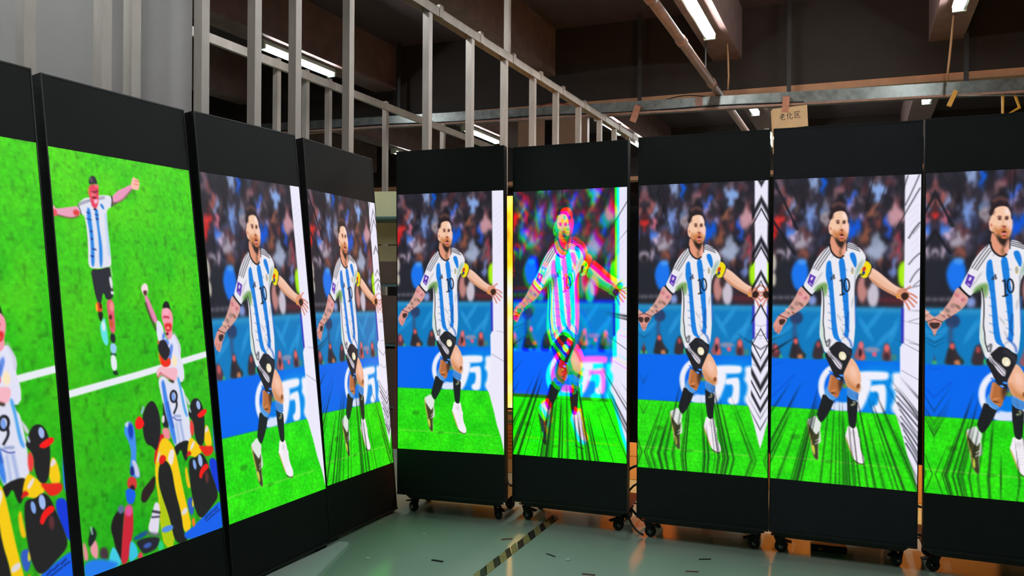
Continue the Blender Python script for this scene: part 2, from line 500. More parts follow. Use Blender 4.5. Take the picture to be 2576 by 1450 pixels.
    # goal post
    p.poly([(1268, 60), (1440, 50), (1440, 3000), (1365, 2935), (1330, 2780), (1280, 2640), (1235, 2460), (1185, 2290), (1160, 2240), (1195, 2130), (1215, 2000), (1215, 1650), (1245, 1600), (1250, 1300), (1262, 700)], (236, 233, 250), 4, True)
    p.line([(1240, 1300), (1238, 1600)], 22, (60, 40, 190), 6)
    p.line([(1230, 1860), (1385, 1945)], 5, (70, 70, 95), 3, .6); p.line([(1300, 1610), (1390, 1625)], 4, (90, 90, 120), 3, .6)
    for i in range(9):
        p.line([(1290 + i * 4, 300 + i * 60), (1390, 220 + i * 60)], 3, (190, 185, 215), 3, .5)
    # ---------------- the footballer: arms
    sk = (238, 186, 158)
    p.poly([(300, 1090), (340, 1110), (395, 1170), (385, 1225), (335, 1285), (270, 1330), (205, 1368), (178, 1392), (140, 1385), (104, 1352), (160, 1325), (215, 1252), (262, 1180)], (214, 160, 150), 2)
    for b in [(330, 1190, 40, 50, (235, 165, 170)), (300, 1160, 25, 18, (205, 110, 125)), (350, 1200, 18, 20, (190, 100, 115)), (270, 1250, 22, 24, (150, 120, 115)), (225, 1290, 26, 18, (130, 112, 105)), (190, 1335, 26, 12, (150, 110, 100)),
              (310, 1260, 28, 14, (120, 85, 75)), (240, 1340, 26, 10, (110, 75, 65)), (180, 1310, 22, 14, (240, 195, 175))]:
        p.blob(*b[:4], b[4], .8, .8, .7)
    p.poly([(104, 1352), (182, 1384), (168, 1425), (140, 1455), (125, 1500), (100, 1532), (86, 1518), (70, 1512), (52, 1470), (50, 1440), (78, 1396)], (222, 150, 138), 2)
    p.poly([(100, 1392), (172, 1392), (150, 1440), (112, 1452)], (62, 44, 42), 3)
    p.line([(104, 1354), (150, 1376), (182, 1386)], 8, (95, 40, 40), 2)
    p.line([(62, 1500), (72, 1460)], 4, (150, 80, 75), 2); p.line([(88, 1515), (96, 1465)], 4, (150, 80, 75), 2); p.line([(108, 1505), (116, 1462)], 4, (140, 80, 75), 2)
    p.poly([(940, 915), (1010, 948), (1080, 1008), (1160, 1078), (1225, 1108), (1265, 1122), (1250, 1190), (1192, 1188), (1130, 1160), (1040, 1112), (965, 1055), (920, 1000)], sk, 2)
    p.poly([(925, 1000), (970, 1030), (1040, 1085), (1130, 1135), (1192, 1160), (1192, 1188), (1130, 1160), (1040, 1112), (965, 1058)], (190, 120, 85), 6, alpha=.7)
    p.line([(965, 945), (1090, 1040), (1190, 1110)], 22, (250, 215, 200), 10, .6)
    p.poly([(1185, 1135), (1230, 1106), (1275, 1112), (1300, 1150), (1310, 1200), (1260, 1232), (1225, 1215), (1190, 1190)], (225, 150, 120), 2)
    for f in [[(1260, 1125), (1290, 1108), (1313, 1093)], [(1285, 1150), (1335, 1165), (1371, 1193)], [(1290, 1175), (1340, 1212), (1369, 1240)], [(1275, 1195), (1320, 1245), (1346, 1276)], [(1255, 1210), (1285, 1262), (1303, 1300)]]:
        p.line(f, 17, (205, 110, 95), 2)
        p.line([(a_ + 2, b_ - 3) for a_, b_ in f], 7, (240, 175, 155), 2)
    p.poly([(1222, 1168), (1262, 1140), (1302, 1165), (1290, 1205), (1255, 1222), (1235, 1205)], (58, 34, 26), 3)
    p.blob(1200, 1182, 18, 24, (225, 150, 70), .4)
    # legs
    p.cr = G
    p.poly([(1060, 440), (1110, 478), (1170, 570), (1220, 680), (1242, 780), (1242, 880), (1228, 960), (1215, 1050), (1180, 1095), (1110, 1080), (1040, 1020), (985, 965), (935, 850), (915, 740), (955, 640), (1010, 520)], (238, 180, 148), 2.5)
    p.poly([(930, 760), (985, 960), (1050, 1020), (1150, 1080), (1215, 1040), (1225, 950), (1150, 960), (1060, 900), (1000, 820)], (196, 124, 66), 16, alpha=.8)
    p.blob(1190, 960, 32, 50, (120, 60, 25), .8, .2, .8); p.blob(1100, 700, 60, 120, (250, 205, 185), .9, -.3, .6)
    p.poly([(680, 730), (780, 800), (910, 860), (900, 940), (860, 1040), (835, 1130), (800, 1190), (740, 1165), (670, 1105), (628, 1040), (640, 950), (660, 850)], (182, 108, 58), 2.5)
    p.poly([(820, 850), (930, 850), (930, 900), (870, 1010), (850, 1060), (830, 980)], (62, 42, 32), 10, alpha=.9)
    p.line([(640, 1040), (655, 940), (690, 780)], 20, (235, 170, 140), 8, .7)
    p.blob(730, 1040, 60, 18, (215, 135, 80), .8, -.4); p.blob(735, 1090, 50, 12, (90, 50, 25), .8, .2); p.blob(770, 1130, 46, 22, (200, 120, 70), .7, .3)
    p.poly([(540, 1080), (600, 1160), (660, 1240), (790, 1170), (760, 1210), (690, 1350), (650, 1440), (420, 1520), (430, 1440), (490, 1290)], (28, 30, 34), 2)
    p.poly([(620, 935), (636, 1030), (680, 1100), (760, 1150), (795, 1185), (745, 1225), (665, 1255), (600, 1180), (562, 1085), (595, 1000)], (82, 152, 226), 2)
    for i in range(5):
        p.line([(585 + 10 * i, 1060 + 25 * i), (640 + 14 * i, 1150 + 15 * i)], 8, (130, 185, 240), 5, .5)
    p.poly([(984, 1090), (1000, 1160), (1080, 1215), (1178, 1235), (1175, 1330), (1165, 1500), (990, 1500), (985, 1300)], (28, 30, 34), 2)
    p.poly([(990, 975), (1060, 1015), (1150, 1072), (1205, 1085), (1195, 1150), (1175, 1235), (1085, 1215), (1000, 1155), (978, 1100)], (82, 152, 226), 2)
    for i in range(5):
        p.line([(1000, 1030 + 24 * i), (1080, 1075 + 26 * i), (1180, 1110 + 25 * i)], 7, (40, 95, 175), 5, .6)
    p.poly([(1075, 1240), (1160, 1250), (1120, 1275)], (190, 190, 170), 3, alpha=.8); p.poly([(1050, 1290), (1110, 1275), (1110, 1320), (1045, 1320)], (150, 170, 120), 4, alpha=.8)
    # shorts
    p.poly([(700, 190), (790, 110), (860, 120), (935, 180), (1010, 255), (1085, 285), (1078, 380), (1050, 455), (1000, 560), (950, 665), (915, 745), (905, 790), (930, 850), (880, 880), (800, 830), (740, 770), (690, 640), (620, 490), (570, 385), (612, 350), (640, 270)], (34, 33, 39), 2)
    p.poly([(625, 270), (660, 290), (700, 370), (790, 450), (905, 570), (890, 600), (885, 650), (845, 655), (765, 565), (700, 450), (640, 400), (612, 345)], (232, 224, 238), 3)
    for L in [[(640, 330), (720, 440), (870, 630)], [(680, 340), (760, 440), (895, 590)], [(620, 360), (700, 430)], [(700, 445), (745, 470)]]:
        p.line(L, 8, (34, 33, 39), 3)
    p.blob(903, 410, 68, 88, (238, 228, 192), .12, -.2); p.blob(920, 430, 30, 40, (250, 245, 225), .7)
    p.line([(900, 230), (1010, 330), (1050, 400)], 30, (75, 72, 88), 16, .6)
    for x, y, a in [(690, 700, .4), (830, 825, .4), (880, 768, .2)]:
        p.blob(x, y, 42, 20, (42, 125, 236), .3, a); p.blob(x + 8, y - 3, 20, 8, (150, 195, 245), .5, a)
    # boots
    p.cr = Z
    p.poly([(735, 2355), (780, 2392), (810, 2366), (826, 2410), (832, 2466), (848, 2478), (842, 2512), (852, 2590), (882, 2650), (887, 2692), (862, 2716), (822, 2706), (782, 2662), (750, 2580), (704, 2470), (720, 2420)], (245, 238, 246), 2)
    p.poly([(703, 2458), (722, 2480), (752, 2570), (786, 2660), (770, 2650), (740, 2570)], (188, 172, 70), 3)
    p.line([(790, 2680), (830, 2708), (872, 2716)], 9, (70, 55, 40), 3)
    for i in range(6):
        p.line([(775, 2470 + i * 26), (828, 2462 + i * 26)], 4, (205, 200, 212), 3, .7)
    p.blob(780, 2430, 26, 30, (225, 218, 228), .8)
    p.poly([(440, 2268), (462, 2310), (492, 2342), (476, 2400), (488, 2460), (482, 2520), (458, 2530), (466, 2630), (452, 2682), (414, 2640), (394, 2570), (388, 2490), (364, 2370), (358, 2310), (398, 2292)], (222, 228, 224), 2)
    p.poly([(362, 2340), (385, 2370), (420, 2420), (446, 2450), (476, 2400), (462, 2500), (458, 2590), (462, 2660), (448, 2682), (412, 2636), (398, 2570), (392, 2480)], (62, 62, 34), 4)
    p.poly([(396, 2530), (425, 2545), (432, 2600), (425, 2640), (404, 2590)], (204, 214, 70), 4); p.line([(368, 2330), (376, 2420), (400, 2520)], 12, (190, 180, 60), 4, .8)
    p.line([(440, 2500), (470, 2480)], 6, (225, 235, 225), 3); p.line([(436, 2530), (474, 2505)], 6, (225, 235, 225), 3); p.line([(478, 2440), (486, 2510)], 14, (160, 220, 150), 5, .8)
    p.poly([(448, 2250), (520, 2060), (560, 2120), (612, 2140), (560, 2250), (496, 2342), (466, 2312)], (28, 30, 34), 2.5)
    p.poly([(726, 2090), (770, 2130), (828, 2140), (820, 2230), (808, 2372), (786, 2392), (745, 2368), (734, 2250)], (28, 30, 34), 2)
    p.poly([(770, 2140), (815, 2145), (790, 2160)], (190, 190, 170), 3, alpha=.8); p.poly([(760, 2168), (790, 2160), (812, 2155), (790, 2182), (760, 2184)], (160, 175, 130), 3, alpha=.8)
    # shirt
    W_ = (234, 232, 240)
    p.poly([(575, 715), (510, 770), (440, 860), (400, 950), (365, 1015), (326, 1092), (366, 1135), (405, 1172), (440, 1135), (492, 1090), (498, 1200), (490, 1300), (482, 1450), (474, 1540), (500, 1610), (520, 1690), (545, 1700), (560, 1660), (600, 1625), (640, 1590),
            (700, 1610), (745, 1650), (782, 1662), (795, 1580), (805, 1450), (810, 1350), (800, 1250), (800, 1100), (818, 1010), (862, 960), (900, 880), (905, 810), (870, 760), (800, 705), (730, 688), (680, 790), (620, 790)], W_, 2)
    p.poly([(440, 1100), (500, 1060), (560, 1060), (545, 1160), (522, 1190), (505, 1110), (430, 1150)], (96, 150, 66), 10, alpha=.85)
    p.poly([(890, 840), (870, 920), (812, 1010), (805, 960), (840, 880)], (140, 175, 155), 10, alpha=.8)
    p.poly([(478, 1400), (500, 1400), (512, 1500), (530, 1640), (512, 1660), (488, 1580)], (200, 222, 205), 8, alpha=.8)
    for x, y, a in [(480, 1000, .6), (600, 1450, .2), (690, 1500, -.4), (660, 1380, -.6), (780, 1240, .1), (700, 1560, .9), (620, 800, .8), (440, 1060, .7)]:
        p.blob(x, y, 10, 46, (186, 188, 196), .9, a, .7)
    B = (24, 126, 222)
    p.poly([(548, 868), (582, 850), (592, 930), (600, 1010), (604, 1090), (614, 1210), (624, 1330), (634, 1450), (652, 1560), (690, 1606), (640, 1592), (600, 1556), (586, 1450), (578, 1300), (570, 1170), (556, 1072), (535, 1010), (538, 910)], B, 2)
    p.poly([(652, 846), (700, 828), (716, 900), (724, 1000), (730, 1080), (742, 1160), (746, 1280), (752, 1400), (748, 1500), (742, 1566), (702, 1546), (712, 1450), (702, 1330), (690, 1200), (680, 1100), (664, 960)], B, 2)
    p.poly([(752, 790), (796, 778), (818, 830), (824, 892), (806, 932), (784, 880), (764, 840)], B, 2)
    p.line([(812, 1180), (806, 1330), (810, 1440)], 12, (40, 100, 200), 4, .8)
    for y in (960, 1110, 1180, 1250, 1330, 1400, 1470):
        p.line([(560, y), (600, y + 18)], 7, (14, 92, 186), 4, .6); p.line([(690, y - 30), (735, y - 14)], 7, (14, 92, 186), 4, .5)
    p.line([(740, 1330), (720, 1440), (745, 1500)], 12, (12, 60, 140), 6, .7)
    p.line([(500, 1100), (515, 1180), (517, 1300), (508, 1420), (520, 1490), (520, 1560), (545, 1640)], 9, (26, 28, 32), 2)
    p.line([(545, 1600), (575, 1570), (560, 1640)], 14, (30, 32, 40), 5, .8); p.line([(700, 1530), (760, 1590), (770, 1640)], 16, (24, 80, 190), 6, .8)
    p.line([(805, 1000), (800, 1160), (806, 1250)], 7, (90, 110, 120), 4, .7)
    p.line([(326, 1096), (362, 1138), (402, 1176)], 17, (20, 20, 24), 2)
    # shoulder stripes
    K = (34, 30, 42)
    for dx, dy in ((0, 0), (18, 16), (36, 30)):
        p.line([(556 + dx * .55, 738 + dy * 1.5), (480 + dx, 838 + dy), (424 + dx * 1.1, 930 + dy * .6)], 7, K, 2)
    for dy in (0, 17, 34):
        p.line([(722 + dy * .2, 700 + dy), (780, 712 + dy), (835 + dy * .5, 735 + dy * 1.1)], 7, K, 2)
    p.line([(880, 770), (905, 812)], 5, (90, 88, 100), 3)
    # sleeve patch, chest mark, crest, number, armband
    p.poly([(392, 978), (446, 1006), (408, 1102), (366, 1060)], (92, 52, 176), 2, True)
    p.blob(408, 1022, 10, 20, (225, 215, 240), .5, .4); p.line([(388, 1062), (404, 1078)], 8, (225, 215, 240), 3)
    for i in range(3):
        p.line([(582 + i * 15, 1032 - i * 3), (592 + i * 12 - 4, 1010 - i * 12)], 8, (28, 30, 48), 2, smooth=False)
        p.line([(604 + i * 4, 988 + i * 12), (618 + i * 3, 1016 + i * 2)], 4, (60, 62, 80), 2)
    p.blob(780, 948, 13, 34, (196, 170, 105), .3); p.blob(780, 945, 7, 18, (150, 175, 200), .5)
    NK = (22, 24, 38)
    p.line([(668, 1042), (684, 1030), (688, 1170)], 13, NK, 2, smooth=False); p.line([(668, 1172), (706, 1160)], 13, NK, 2)
    ring = [(728 + 24 * math.cos(t) + 3 * math.sin(t), 1082 + 58 * math.sin(t)) for t in np.linspace(0, 2 * math.pi, 25)]
    p.line(ring, 14, NK, 2, smooth=False)
    p.poly([(905, 848), (962, 902), (946, 960), (920, 1010), (885, 1018), (856, 998), (846, 955), (885, 905)], (242, 218, 18), 2)
    p.blob(888, 935, 16, 26, (205, 60, 30), .5, .3); p.blob(884, 968, 14, 16, (30, 50, 140), .4); p.blob(868, 985, 20, 10, (70, 100, 30), .6)
    p.line([(964, 900), (948, 960), (926, 996)], 8, (24, 24, 24), 2)
    p.poly([(855, 990), (905, 1012), (880, 1022)], (206, 220, 60), 3)
    # neck and head
    p.cr = F
    p.poly([(195, 820), (290, 930), (340, 1050), (430, 1130), (500, 1000), (545, 990), (550, 1190), (480, 1310), (420, 1355), (340, 1340), (255, 1275), (185, 1160), (165, 1070)], (226, 152, 122), 2.5)
    p.poly([(370, 1180), (445, 1160), (440, 1300), (385, 1330)], (132, 92, 62), 8, alpha=.85)
    p.poly([(500, 1020), (545, 1000), (545, 1180), (470, 1290), (450, 1200)], (236, 172, 158), 6, alpha=.7)
    p.line([(165, 1050), (180, 1170), (240, 1270), (330, 1345), (420, 1362), (480, 1310)], 40, (26, 22, 28), 2)
    p.line([(552, 1020), (552, 1190)], 22, (26, 22, 28), 2)
    p.poly([(245, 330), (330, 288), (430, 278), (512, 300), (548, 370), (578, 450), (582, 560), (604, 570), (608, 680), (598, 780), (584, 840), (552, 905), (520, 975), (470, 1010), (400, 1010), (330, 955), (275, 900), (232, 832), (188, 826), (158, 790), (143, 700), (143, 610), (165, 575), (182, 500), (228, 440)], (244, 198, 168), 2.5)
    p.poly([(455, 330), (530, 340), (568, 430), (565, 480), (460, 450)], (252, 228, 226), 8, alpha=.8)
    p.poly([(470, 600), (600, 575), (605, 690), (585, 790), (520, 760)], (250, 205, 200), 12, alpha=.7)
    p.poly([(220, 820), (250, 720), (320, 770), (390, 730), (470, 715), (530, 790), (580, 830), (560, 900), (520, 975), (450, 1020), (360, 985), (290, 920)], (196, 116, 62), 16, alpha=.9)
    p.poly([(300, 880), (350, 930), (420, 950), (510, 930), (505, 1020), (445, 1165), (395, 1120), (345, 1050), (305, 970)], (48, 34, 30), 10)
    p.blob(440, 950, 56, 36, (205, 112, 70), .7); p.blob(440, 912, 26, 18, (110, 40, 25), .7)
    p.poly([(372, 862), (430, 842), (498, 852), (484, 896), (430, 905), (384, 894)], (226, 132, 134), 3)
    p.poly([(392, 832), (440, 802), (492, 832), (480, 852), (400, 852)], (66, 14, 14), 3)
    p.poly([(400, 770), (470, 735), (480, 800), (440, 790), (390, 830)], (190, 95, 60), 6, alpha=.8)
    p.poly([(388, 712), (430, 704), (474, 706), (462, 744), (436, 736)], (112, 34, 30), 4)
    p.line([(440, 560), (425, 640), (405, 700)], 16, (222, 160, 132), 8, .8)
    p.poly([(292, 520), (345, 488), (395, 500), (392, 524), (335, 518)], (92, 48, 46), 4); p.poly([(458, 516), (495, 498), (530, 506), (528, 524), (465, 526)], (70, 36, 34), 4)
    p.poly([(322, 540), (350, 526), (388, 532), (388, 574), (352, 588), (320, 566)], (96, 46, 40), 5); p.poly([(464, 530), (524, 524), (528, 560), (500, 582), (466, 576)], (62, 28, 24), 5)
    p.blob(352, 555, 14, 12, (30, 16, 16), .5); p.blob(496, 552, 14, 14, (24, 12, 12), .5)
    p.blob(190, 690, 18, 40, (205, 120, 100), .8); p.line([(150, 615), (150, 780)], 10, (228, 150, 150), 5, .7)
    p.poly([(178, 505), (148, 430), (185, 350), (225, 200), (290, 128), (380, 92), (450, 125), (512, 178), (528, 245), (536, 310), (470, 284), (400, 284), (325, 300), (268, 332), (244, 385), (224, 455)], (42, 30, 34), 3)
    p.line([(250, 170), (320, 120), (400, 110), (470, 150)], 34, (140, 92, 84), 16, .8)
    p.blob(250, 430, 18, 60, (140, 95, 80), .9, .2, .5)
    return np.clip(p.c, 0, 1)

def add_speed_lines(img):
    """long dark speed lines of the video effect over crowd and goal post"""
    p = Paint(CW, CH)
    p.px_w = 373.0
    p.set_h([(1948, 453), (2321, 438.5), (1935.5, 1203.4), (2307, 1238.5)])
    p.cr = (1930, 420, 3.625)
    p.c = img.astype(np.float32).copy()
    for L, w, a in [([(70, 150), (160, 330), (275, 570)], 26, .85), ([(175, 100), (230, 210), (300, 350)], 12, .7), ([(55, 500), (150, 640), (250, 800)], 26, .85), ([(590, 90), (600, 240)], 7, .5), ([(738, 80), (735, 280)], 9, .6),
                    ([(860, 190), (840, 300)], 7, .5), ([(1095, 160), (1060, 270), (1010, 390)], 9, .7), ([(1295, 80), (1265, 170), (1235, 280)], 12, .7), ([(1400, 75), (1340, 210), (1270, 350)], 10, .75),
                    ([(1405, 195), (1330, 320), (1190, 560)], 10, .8), ([(1402, 510), (1350, 570), (1300, 650)], 13, .75), ([(1400, 540), (1340, 610)], 6, .5), ([(1400, 790), (1350, 830), (1300, 890)], 11, .7),
                    ([(1398, 930), (1350, 980), (1310, 1050)], 12, .6), ([(1396, 1040), (1340, 1090)], 9, .55), ([(1390, 1385), (1300, 1410)], 5, .5),
                    ([(40, 1820), (150, 1780)], 10, .3), ([(40, 2100), (180, 1960), (250, 1900)], 16, .35), ([(40, 2010), (110, 1960)], 8, .25)]:
        p.line(L, w, (26, 26, 34) if L[0][1] < 1700 else (0, 60, 190), 4, a)
    for i in range(9):
        y = 2030 + i * 62
        p.line([(1170 + i * 12, y), (1280 + i * 8, y + 120), (1395, y + 240)], 5 + (i % 3) * 5, (30, 30, 48), 4, .75)
    return np.clip(p.c, 0, 1)

def picture_pitch():
    p = Paint(CW, CH)
    p.px_w = 364.0
    p.set_h([(116, 368), (480, 432), (217, 1456), (555, 1330)])
    X = (0, 340, 2.589); Pc = (120, 420, 5.576); Q = (200, 670, 4.833); S = (320, 830, 5.179); U = (190, 1040, 3.538)
    nn = vnoise(CH, CW, 120, 60, 13); n3 = vnoise(CH, CW, 260, 130, 14); n4 = vnoise(CH, CW, 14, 8, 15); n5 = vnoise(CH, CW, 70, 40, 16)
    t = np.linspace(0, 1, CH)[:, None]
    k = .80 + .14 * nn + .12 * n3 + .08 * n4
    p.c[..., 0] = (.30 * (1 - t) + .14 * t + .10 * (n4 - .5)) * k
    p.c[..., 1] = (.86 * (1 - t) + .68 * t) * k
    p.c[..., 2] = (.03 + .05 * t) * k
    dk = np.clip(n5 - .72, 0, 1)[..., None] * .85
    p.c *= 1 - np.clip(dk, 0, .6)
    p.blur(1.3, 1.1)
    P, L, Bb = p.poly, p.line, p.blob
    wl = (232, 236, 244)
    p.cr = X
    L([(440, 1732), (900, 1600), (1360, 1458)], 36, wl, 3, smooth=False)
    # --- running player
    p.cr = Pc
    P([(905, 452), (960, 400), (1000, 360), (1100, 318), (1180, 268), (1205, 350), (1130, 420), (1070, 500), (1000, 535), (925, 565)], (236, 152, 190), 2)
    P([(1175, 275), (1200, 190), (1220, 158), (1242, 190), (1290, 198), (1308, 270), (1290, 362), (1240, 352), (1195, 345)], (255, 186, 172), 2)
    L([(1240, 225), (1290, 230)], 8, (190, 90, 60), 3); L([(1230, 270), (1285, 280)], 8, (200, 110, 80), 3); L([(930, 560), (1010, 535), (1090, 480), (1190, 355)], 16, (110, 60, 70), 6, .8)
    P([(430, 588), (465, 705), (420, 742), (330, 772), (240, 750), (130, 722), (72, 735), (55, 570), (85, 590), (110, 632), (200, 620), (300, 608)], (236, 162, 190), 2)
    L([(130, 725), (240, 755), (330, 772), (430, 745)], 14, (110, 50, 50), 5, .8); Bb(400, 690, 40, 34, (225, 60, 60), .8); Bb(90, 690, 30, 40, (230, 80, 90), .8)
    P([(520, 472), (600, 470), (700, 440), (820, 428), (902, 450), (918, 590), (845, 640), (832, 700), (852, 950), (882, 1200), (905, 1430), (880, 1470), (780, 1490), (660, 1500), (575, 1475), (572, 1250), (560, 1000), (530, 800), (510, 730), (462, 700), (408, 580), (450, 530)], (226, 226, 240), 2)
    B = (34, 132, 226)
    P([(552, 600), (600, 640), (612, 760), (640, 960), (660, 1200), (665, 1470), (615, 1470), (610, 1200), (590, 960), (552, 780)], B, 4)
    P([(665, 640), (712, 640), (722, 850), (745, 1000), (775, 1200), (778, 1470), (735, 1480), (725, 1150), (700, 900), (668, 720)], B, 4)
    P([(735, 560), (770, 560), (802, 620), (790, 650), (755, 610)], (40, 130, 215), 3); L([(820, 720), (840, 950), (870, 1300)], 26, (165, 200, 240), 8, .8)
    for b in [(570, 690, 26, 10), (580, 785, 40, 8), (690, 720, 26, 9), (700, 780, 22, 16), (615, 960, 18, 14), (625, 1070, 16, 16), (630, 1320, 26, 14), (660, 1220, 30, 12)]:
        Bb(*b, (20, 50, 140), .7, .2, .8)
    for y in (0, 26):
        L([(430, 560 + y), (520, 520 + y), (600, 500 + y * .8)], 7, (70, 66, 96), 3, .8); L([(720, 470 + y), (800, 455 + y)], 7, (70, 66, 96), 3, .8)
    L([(905, 455), (915, 520), (905, 595)], 16, (40, 34, 44), 3); L([(915, 580), (960, 545)], 22, (90, 80, 86), 5); L([(425, 580), (455, 650), (470, 712)], 10, (50, 44, 56), 3)
    P([(585, 275), (700, 275), (722, 360), (716, 450), (716, 560), (685, 632), (655, 625), (618, 590), (600, 500), (572, 400)], (232, 62, 92), 2.5)
    Bb(640, 430, 30, 50, (245, 110, 120), .8); Bb(690, 300, 30, 20, (240, 110, 130), .8); L([(572, 330), (578, 430)], 14, (255, 120, 60), 6, .8)
    L([(630, 385), (665, 392), (700, 375)], 16, (96, 10, 40), 5); Bb(655, 470, 30, 16, (140, 10, 40), .6); P([(640, 500), (710, 488), (700, 545), (670, 570)], (244, 190, 210), 4); Bb(668, 640, 22, 14, (40, 40, 90), .5)
    P([(582, 280), (574, 210), (598, 158), (640, 143), (682, 190), (704, 272), (650, 265)], (44, 40, 50), 2.5); Bb(610, 205, 16, 30, (90, 84, 96), .8)
    p.cr = Q
    P([(205, 495), (275, 520), (290, 625), (215, 630)], (226, 66, 34), 3); Bb(215, 570, 12, 40, (255, 170, 20), .7); Bb(262, 550, 16, 30, (110, 16, 16), .7)
    P([(228, 620), (292, 630), (292, 690), (272, 752), (245, 712)], (34, 22, 26), 3)
    P([(255, 785), (285, 730), (310, 688), (330, 760), (350, 900), (362, 1030), (318, 1038), (282, 955), (262, 870)], (96, 226, 226), 3); Bb(300, 800, 20, 50, (215, 235, 240), .8)
    P([(328, 475), (418, 465), (432, 650), (448, 885), (385, 890), (360, 700)], (228, 84, 112), 3); Bb(400, 560, 28, 50, (245, 140, 140), .9); Bb(385, 690, 18, 26, (90, 30, 20), .7); Bb(395, 770, 24, 36, (200, 90, 40), .8)
    P([(382, 880), (446, 905), (446, 1015), (384, 990)], (34, 34, 42), 3); P([(378, 1000), (462, 1025), (456, 1135), (388, 1135)], (150, 202, 242), 3); L([(392, 1140), (452, 1148)], 14, (40, 44, 80), 4)
    P([(380, 1150), (452, 1156), (472, 1335), (402, 1350)], (228, 236, 242), 3); P([(408, 1345), (472, 1340), (480, 1400), (425, 1395)], (26, 46, 30), 4)
    P([(140, 90), (250, 106), (382, 55), (388, 180), (418, 350), (418, 462), (330, 480), (310, 400), (285, 398), (274, 525), (230, 512), (198, 420), (165, 250)], (38, 38, 48), 2)
    P([(362, 200), (390, 185), (412, 260), (410, 345), (385, 330)], (222, 222, 230), 3); P([(390, 362), (428, 378), (424, 410), (388, 410)], (222, 222, 230), 3); L([(386, 70), (402, 180)], 12, (200, 215, 210), 5, .8)
    # --- player with raised fist
    P([(798, 425), (835, 415), (890, 555), (955, 700), (955, 770), (900, 745), (850, 625), (812, 505)], (228, 134, 174), 2.5)
    L([(815, 520), (860, 660), (940, 840)], 22, (70, 36, 46), 7, .9)
    P([(768, 300), (800, 266), (832, 280), (848, 352), (832, 412), (800, 436), (772, 385), (756, 330)], (250, 216, 226), 2.5); P([(778, 362), (835, 356), (825, 420), (798, 425)], (90, 36, 40), 4)
    P([(948, 715), (1010, 760), (1050, 930), (1090, 970), (1150, 875), (1200, 950), (1242, 1050), (1232, 1180), (1275, 1300), (1280, 1470), (1180, 1480), (1100, 1250), (1000, 1050), (955, 950), (942, 820)], (226, 226, 246), 2.5)
    for b in [(1060, 1000, 40, 40), (1120, 1080, 24, 60), (1110, 1160, 20, 50), (1030, 920, 20, 40)]:
        Bb(*b, (70, 120, 225), .8, .3, .8)
    L([(1160, 880), (1215, 1000), (1228, 1120)], 18, (190, 190, 214), 8, .8); Bb(1160, 1220, 34, 60, (250, 230, 190), .7)
    P([(1012, 570), (1108, 572), (1142, 650), (1148, 740), (1132, 830), (1144, 900), (1104, 972), (1060, 930), (1040, 800), (1002, 680)], (246, 152, 172), 2.5)
    P([(1038, 770), (1085, 755), (1134, 765), (1128, 850), (1082, 872), (1050, 842)], (226, 44, 44), 5); Bb(1085, 820, 22, 14, (250, 150, 150), .6); L([(1036, 688), (1060, 680), (1092, 690)], 18, (190, 24, 50), 5); Bb(1075, 890, 20, 16, (120, 20, 30), .7); Bb(1060, 620, 40, 36, (252, 180, 200), .9, 0, .7)
    P([(1022, 585), (1022, 525), (1060, 483), (1098, 510), (1112, 578), (1128, 625), (1105, 578), (1060, 568)], (30, 28, 30), 2.5)
    # --- player seen from behind, number 9
    P([(970, 1120), (1010, 1180), (1055, 1225), (1100, 1165), (1122, 1262), (1062, 1305), (995, 1275)], (238, 44, 24), 3); L([(968, 1130), (990, 1250)], 14, (255, 150, 20), 6, .8)
    P([(955, 1010), (1000, 962), (1050, 966), (1082, 1040), (1112, 1090), (1092, 1172), (1055, 1222), (1010, 1182), (968, 1110)], (36, 34, 39), 2.5); Bb(965, 995, 14, 22, (190, 110, 60), .8)
    p.cr = S
    P([(408, 720), (460, 668), (520, 700), (560, 760), (620, 740), (660, 640), (700, 800), (740, 850), (762, 950), (792, 1100), (812, 1250), (832, 1380), (830, 1480), (790, 1560), (640, 1610), (590, 1500), (500, 1200), (458, 980), (428, 850)], (222, 224, 241), 2.5)
    P([(445, 745), (488, 718), (525, 950), (570, 1150), (612, 1330), (650, 1560), (600, 1540), (500, 1150), (468, 900)], (62, 130, 230), 5); P([(648, 690), (682, 690), (722, 900), (762, 1100), (795, 1200), (760, 1190), (728, 1080), (690, 850)], (70, 160, 236), 5)
    L([(530, 1020), (560, 1180), (600, 1330)], 20, (30, 70, 180), 8, .8); L([(690, 1270), (720, 1420), (740, 1540)], 18, (110, 140, 210), 10, .8); L([(640, 1280), (660, 1400), (680, 1540)], 14, (120, 150, 215), 10, .7)
    P([(380, 622), (440, 538), (520, 572), (640, 558), (668, 620), (642, 732), (600, 742), (520, 700), (452, 655), (405, 712)], (246, 182, 196), 3); L([(440, 640), (520, 690), (600, 735)], 14, (190, 90, 100), 6, .8); P([(535, 718), (625, 738), (600, 775)], (60, 40, 46), 5); L([(395, 700), (440, 640)], 10, (190, 60, 70), 5)
    nine = [(608 + 40 * math.cos(a), 938 + 70 * math.sin(a)) for a in np.linspace(0, 2 * math.pi, 25)]
    L(nine, 28, (26, 28, 40), 3, smooth=False); Bb(605, 945, 24, 46, (120, 160, 235), .4); L([(640, 985), (652, 1060), (612, 1150)], 26, (26, 28, 40), 3)
    L([(595, 1205), (650, 1245), (702, 1238)], 12, (60, 80, 170), 4); L([(620, 1190), (690, 1190)], 22, (110, 130, 190), 6, .8)
    P([(745, 900), (790, 960), (826, 1030), (805, 1062), (780, 1020)], (205, 205, 215), 4)
    P([(465, 980), (505, 1180), (555, 1345), (460, 1340), (470, 1150)], (36, 36, 42), 4); P([(455, 1185), (490, 1180), (488, 1280), (450, 1275)], (226, 214, 222), 3)
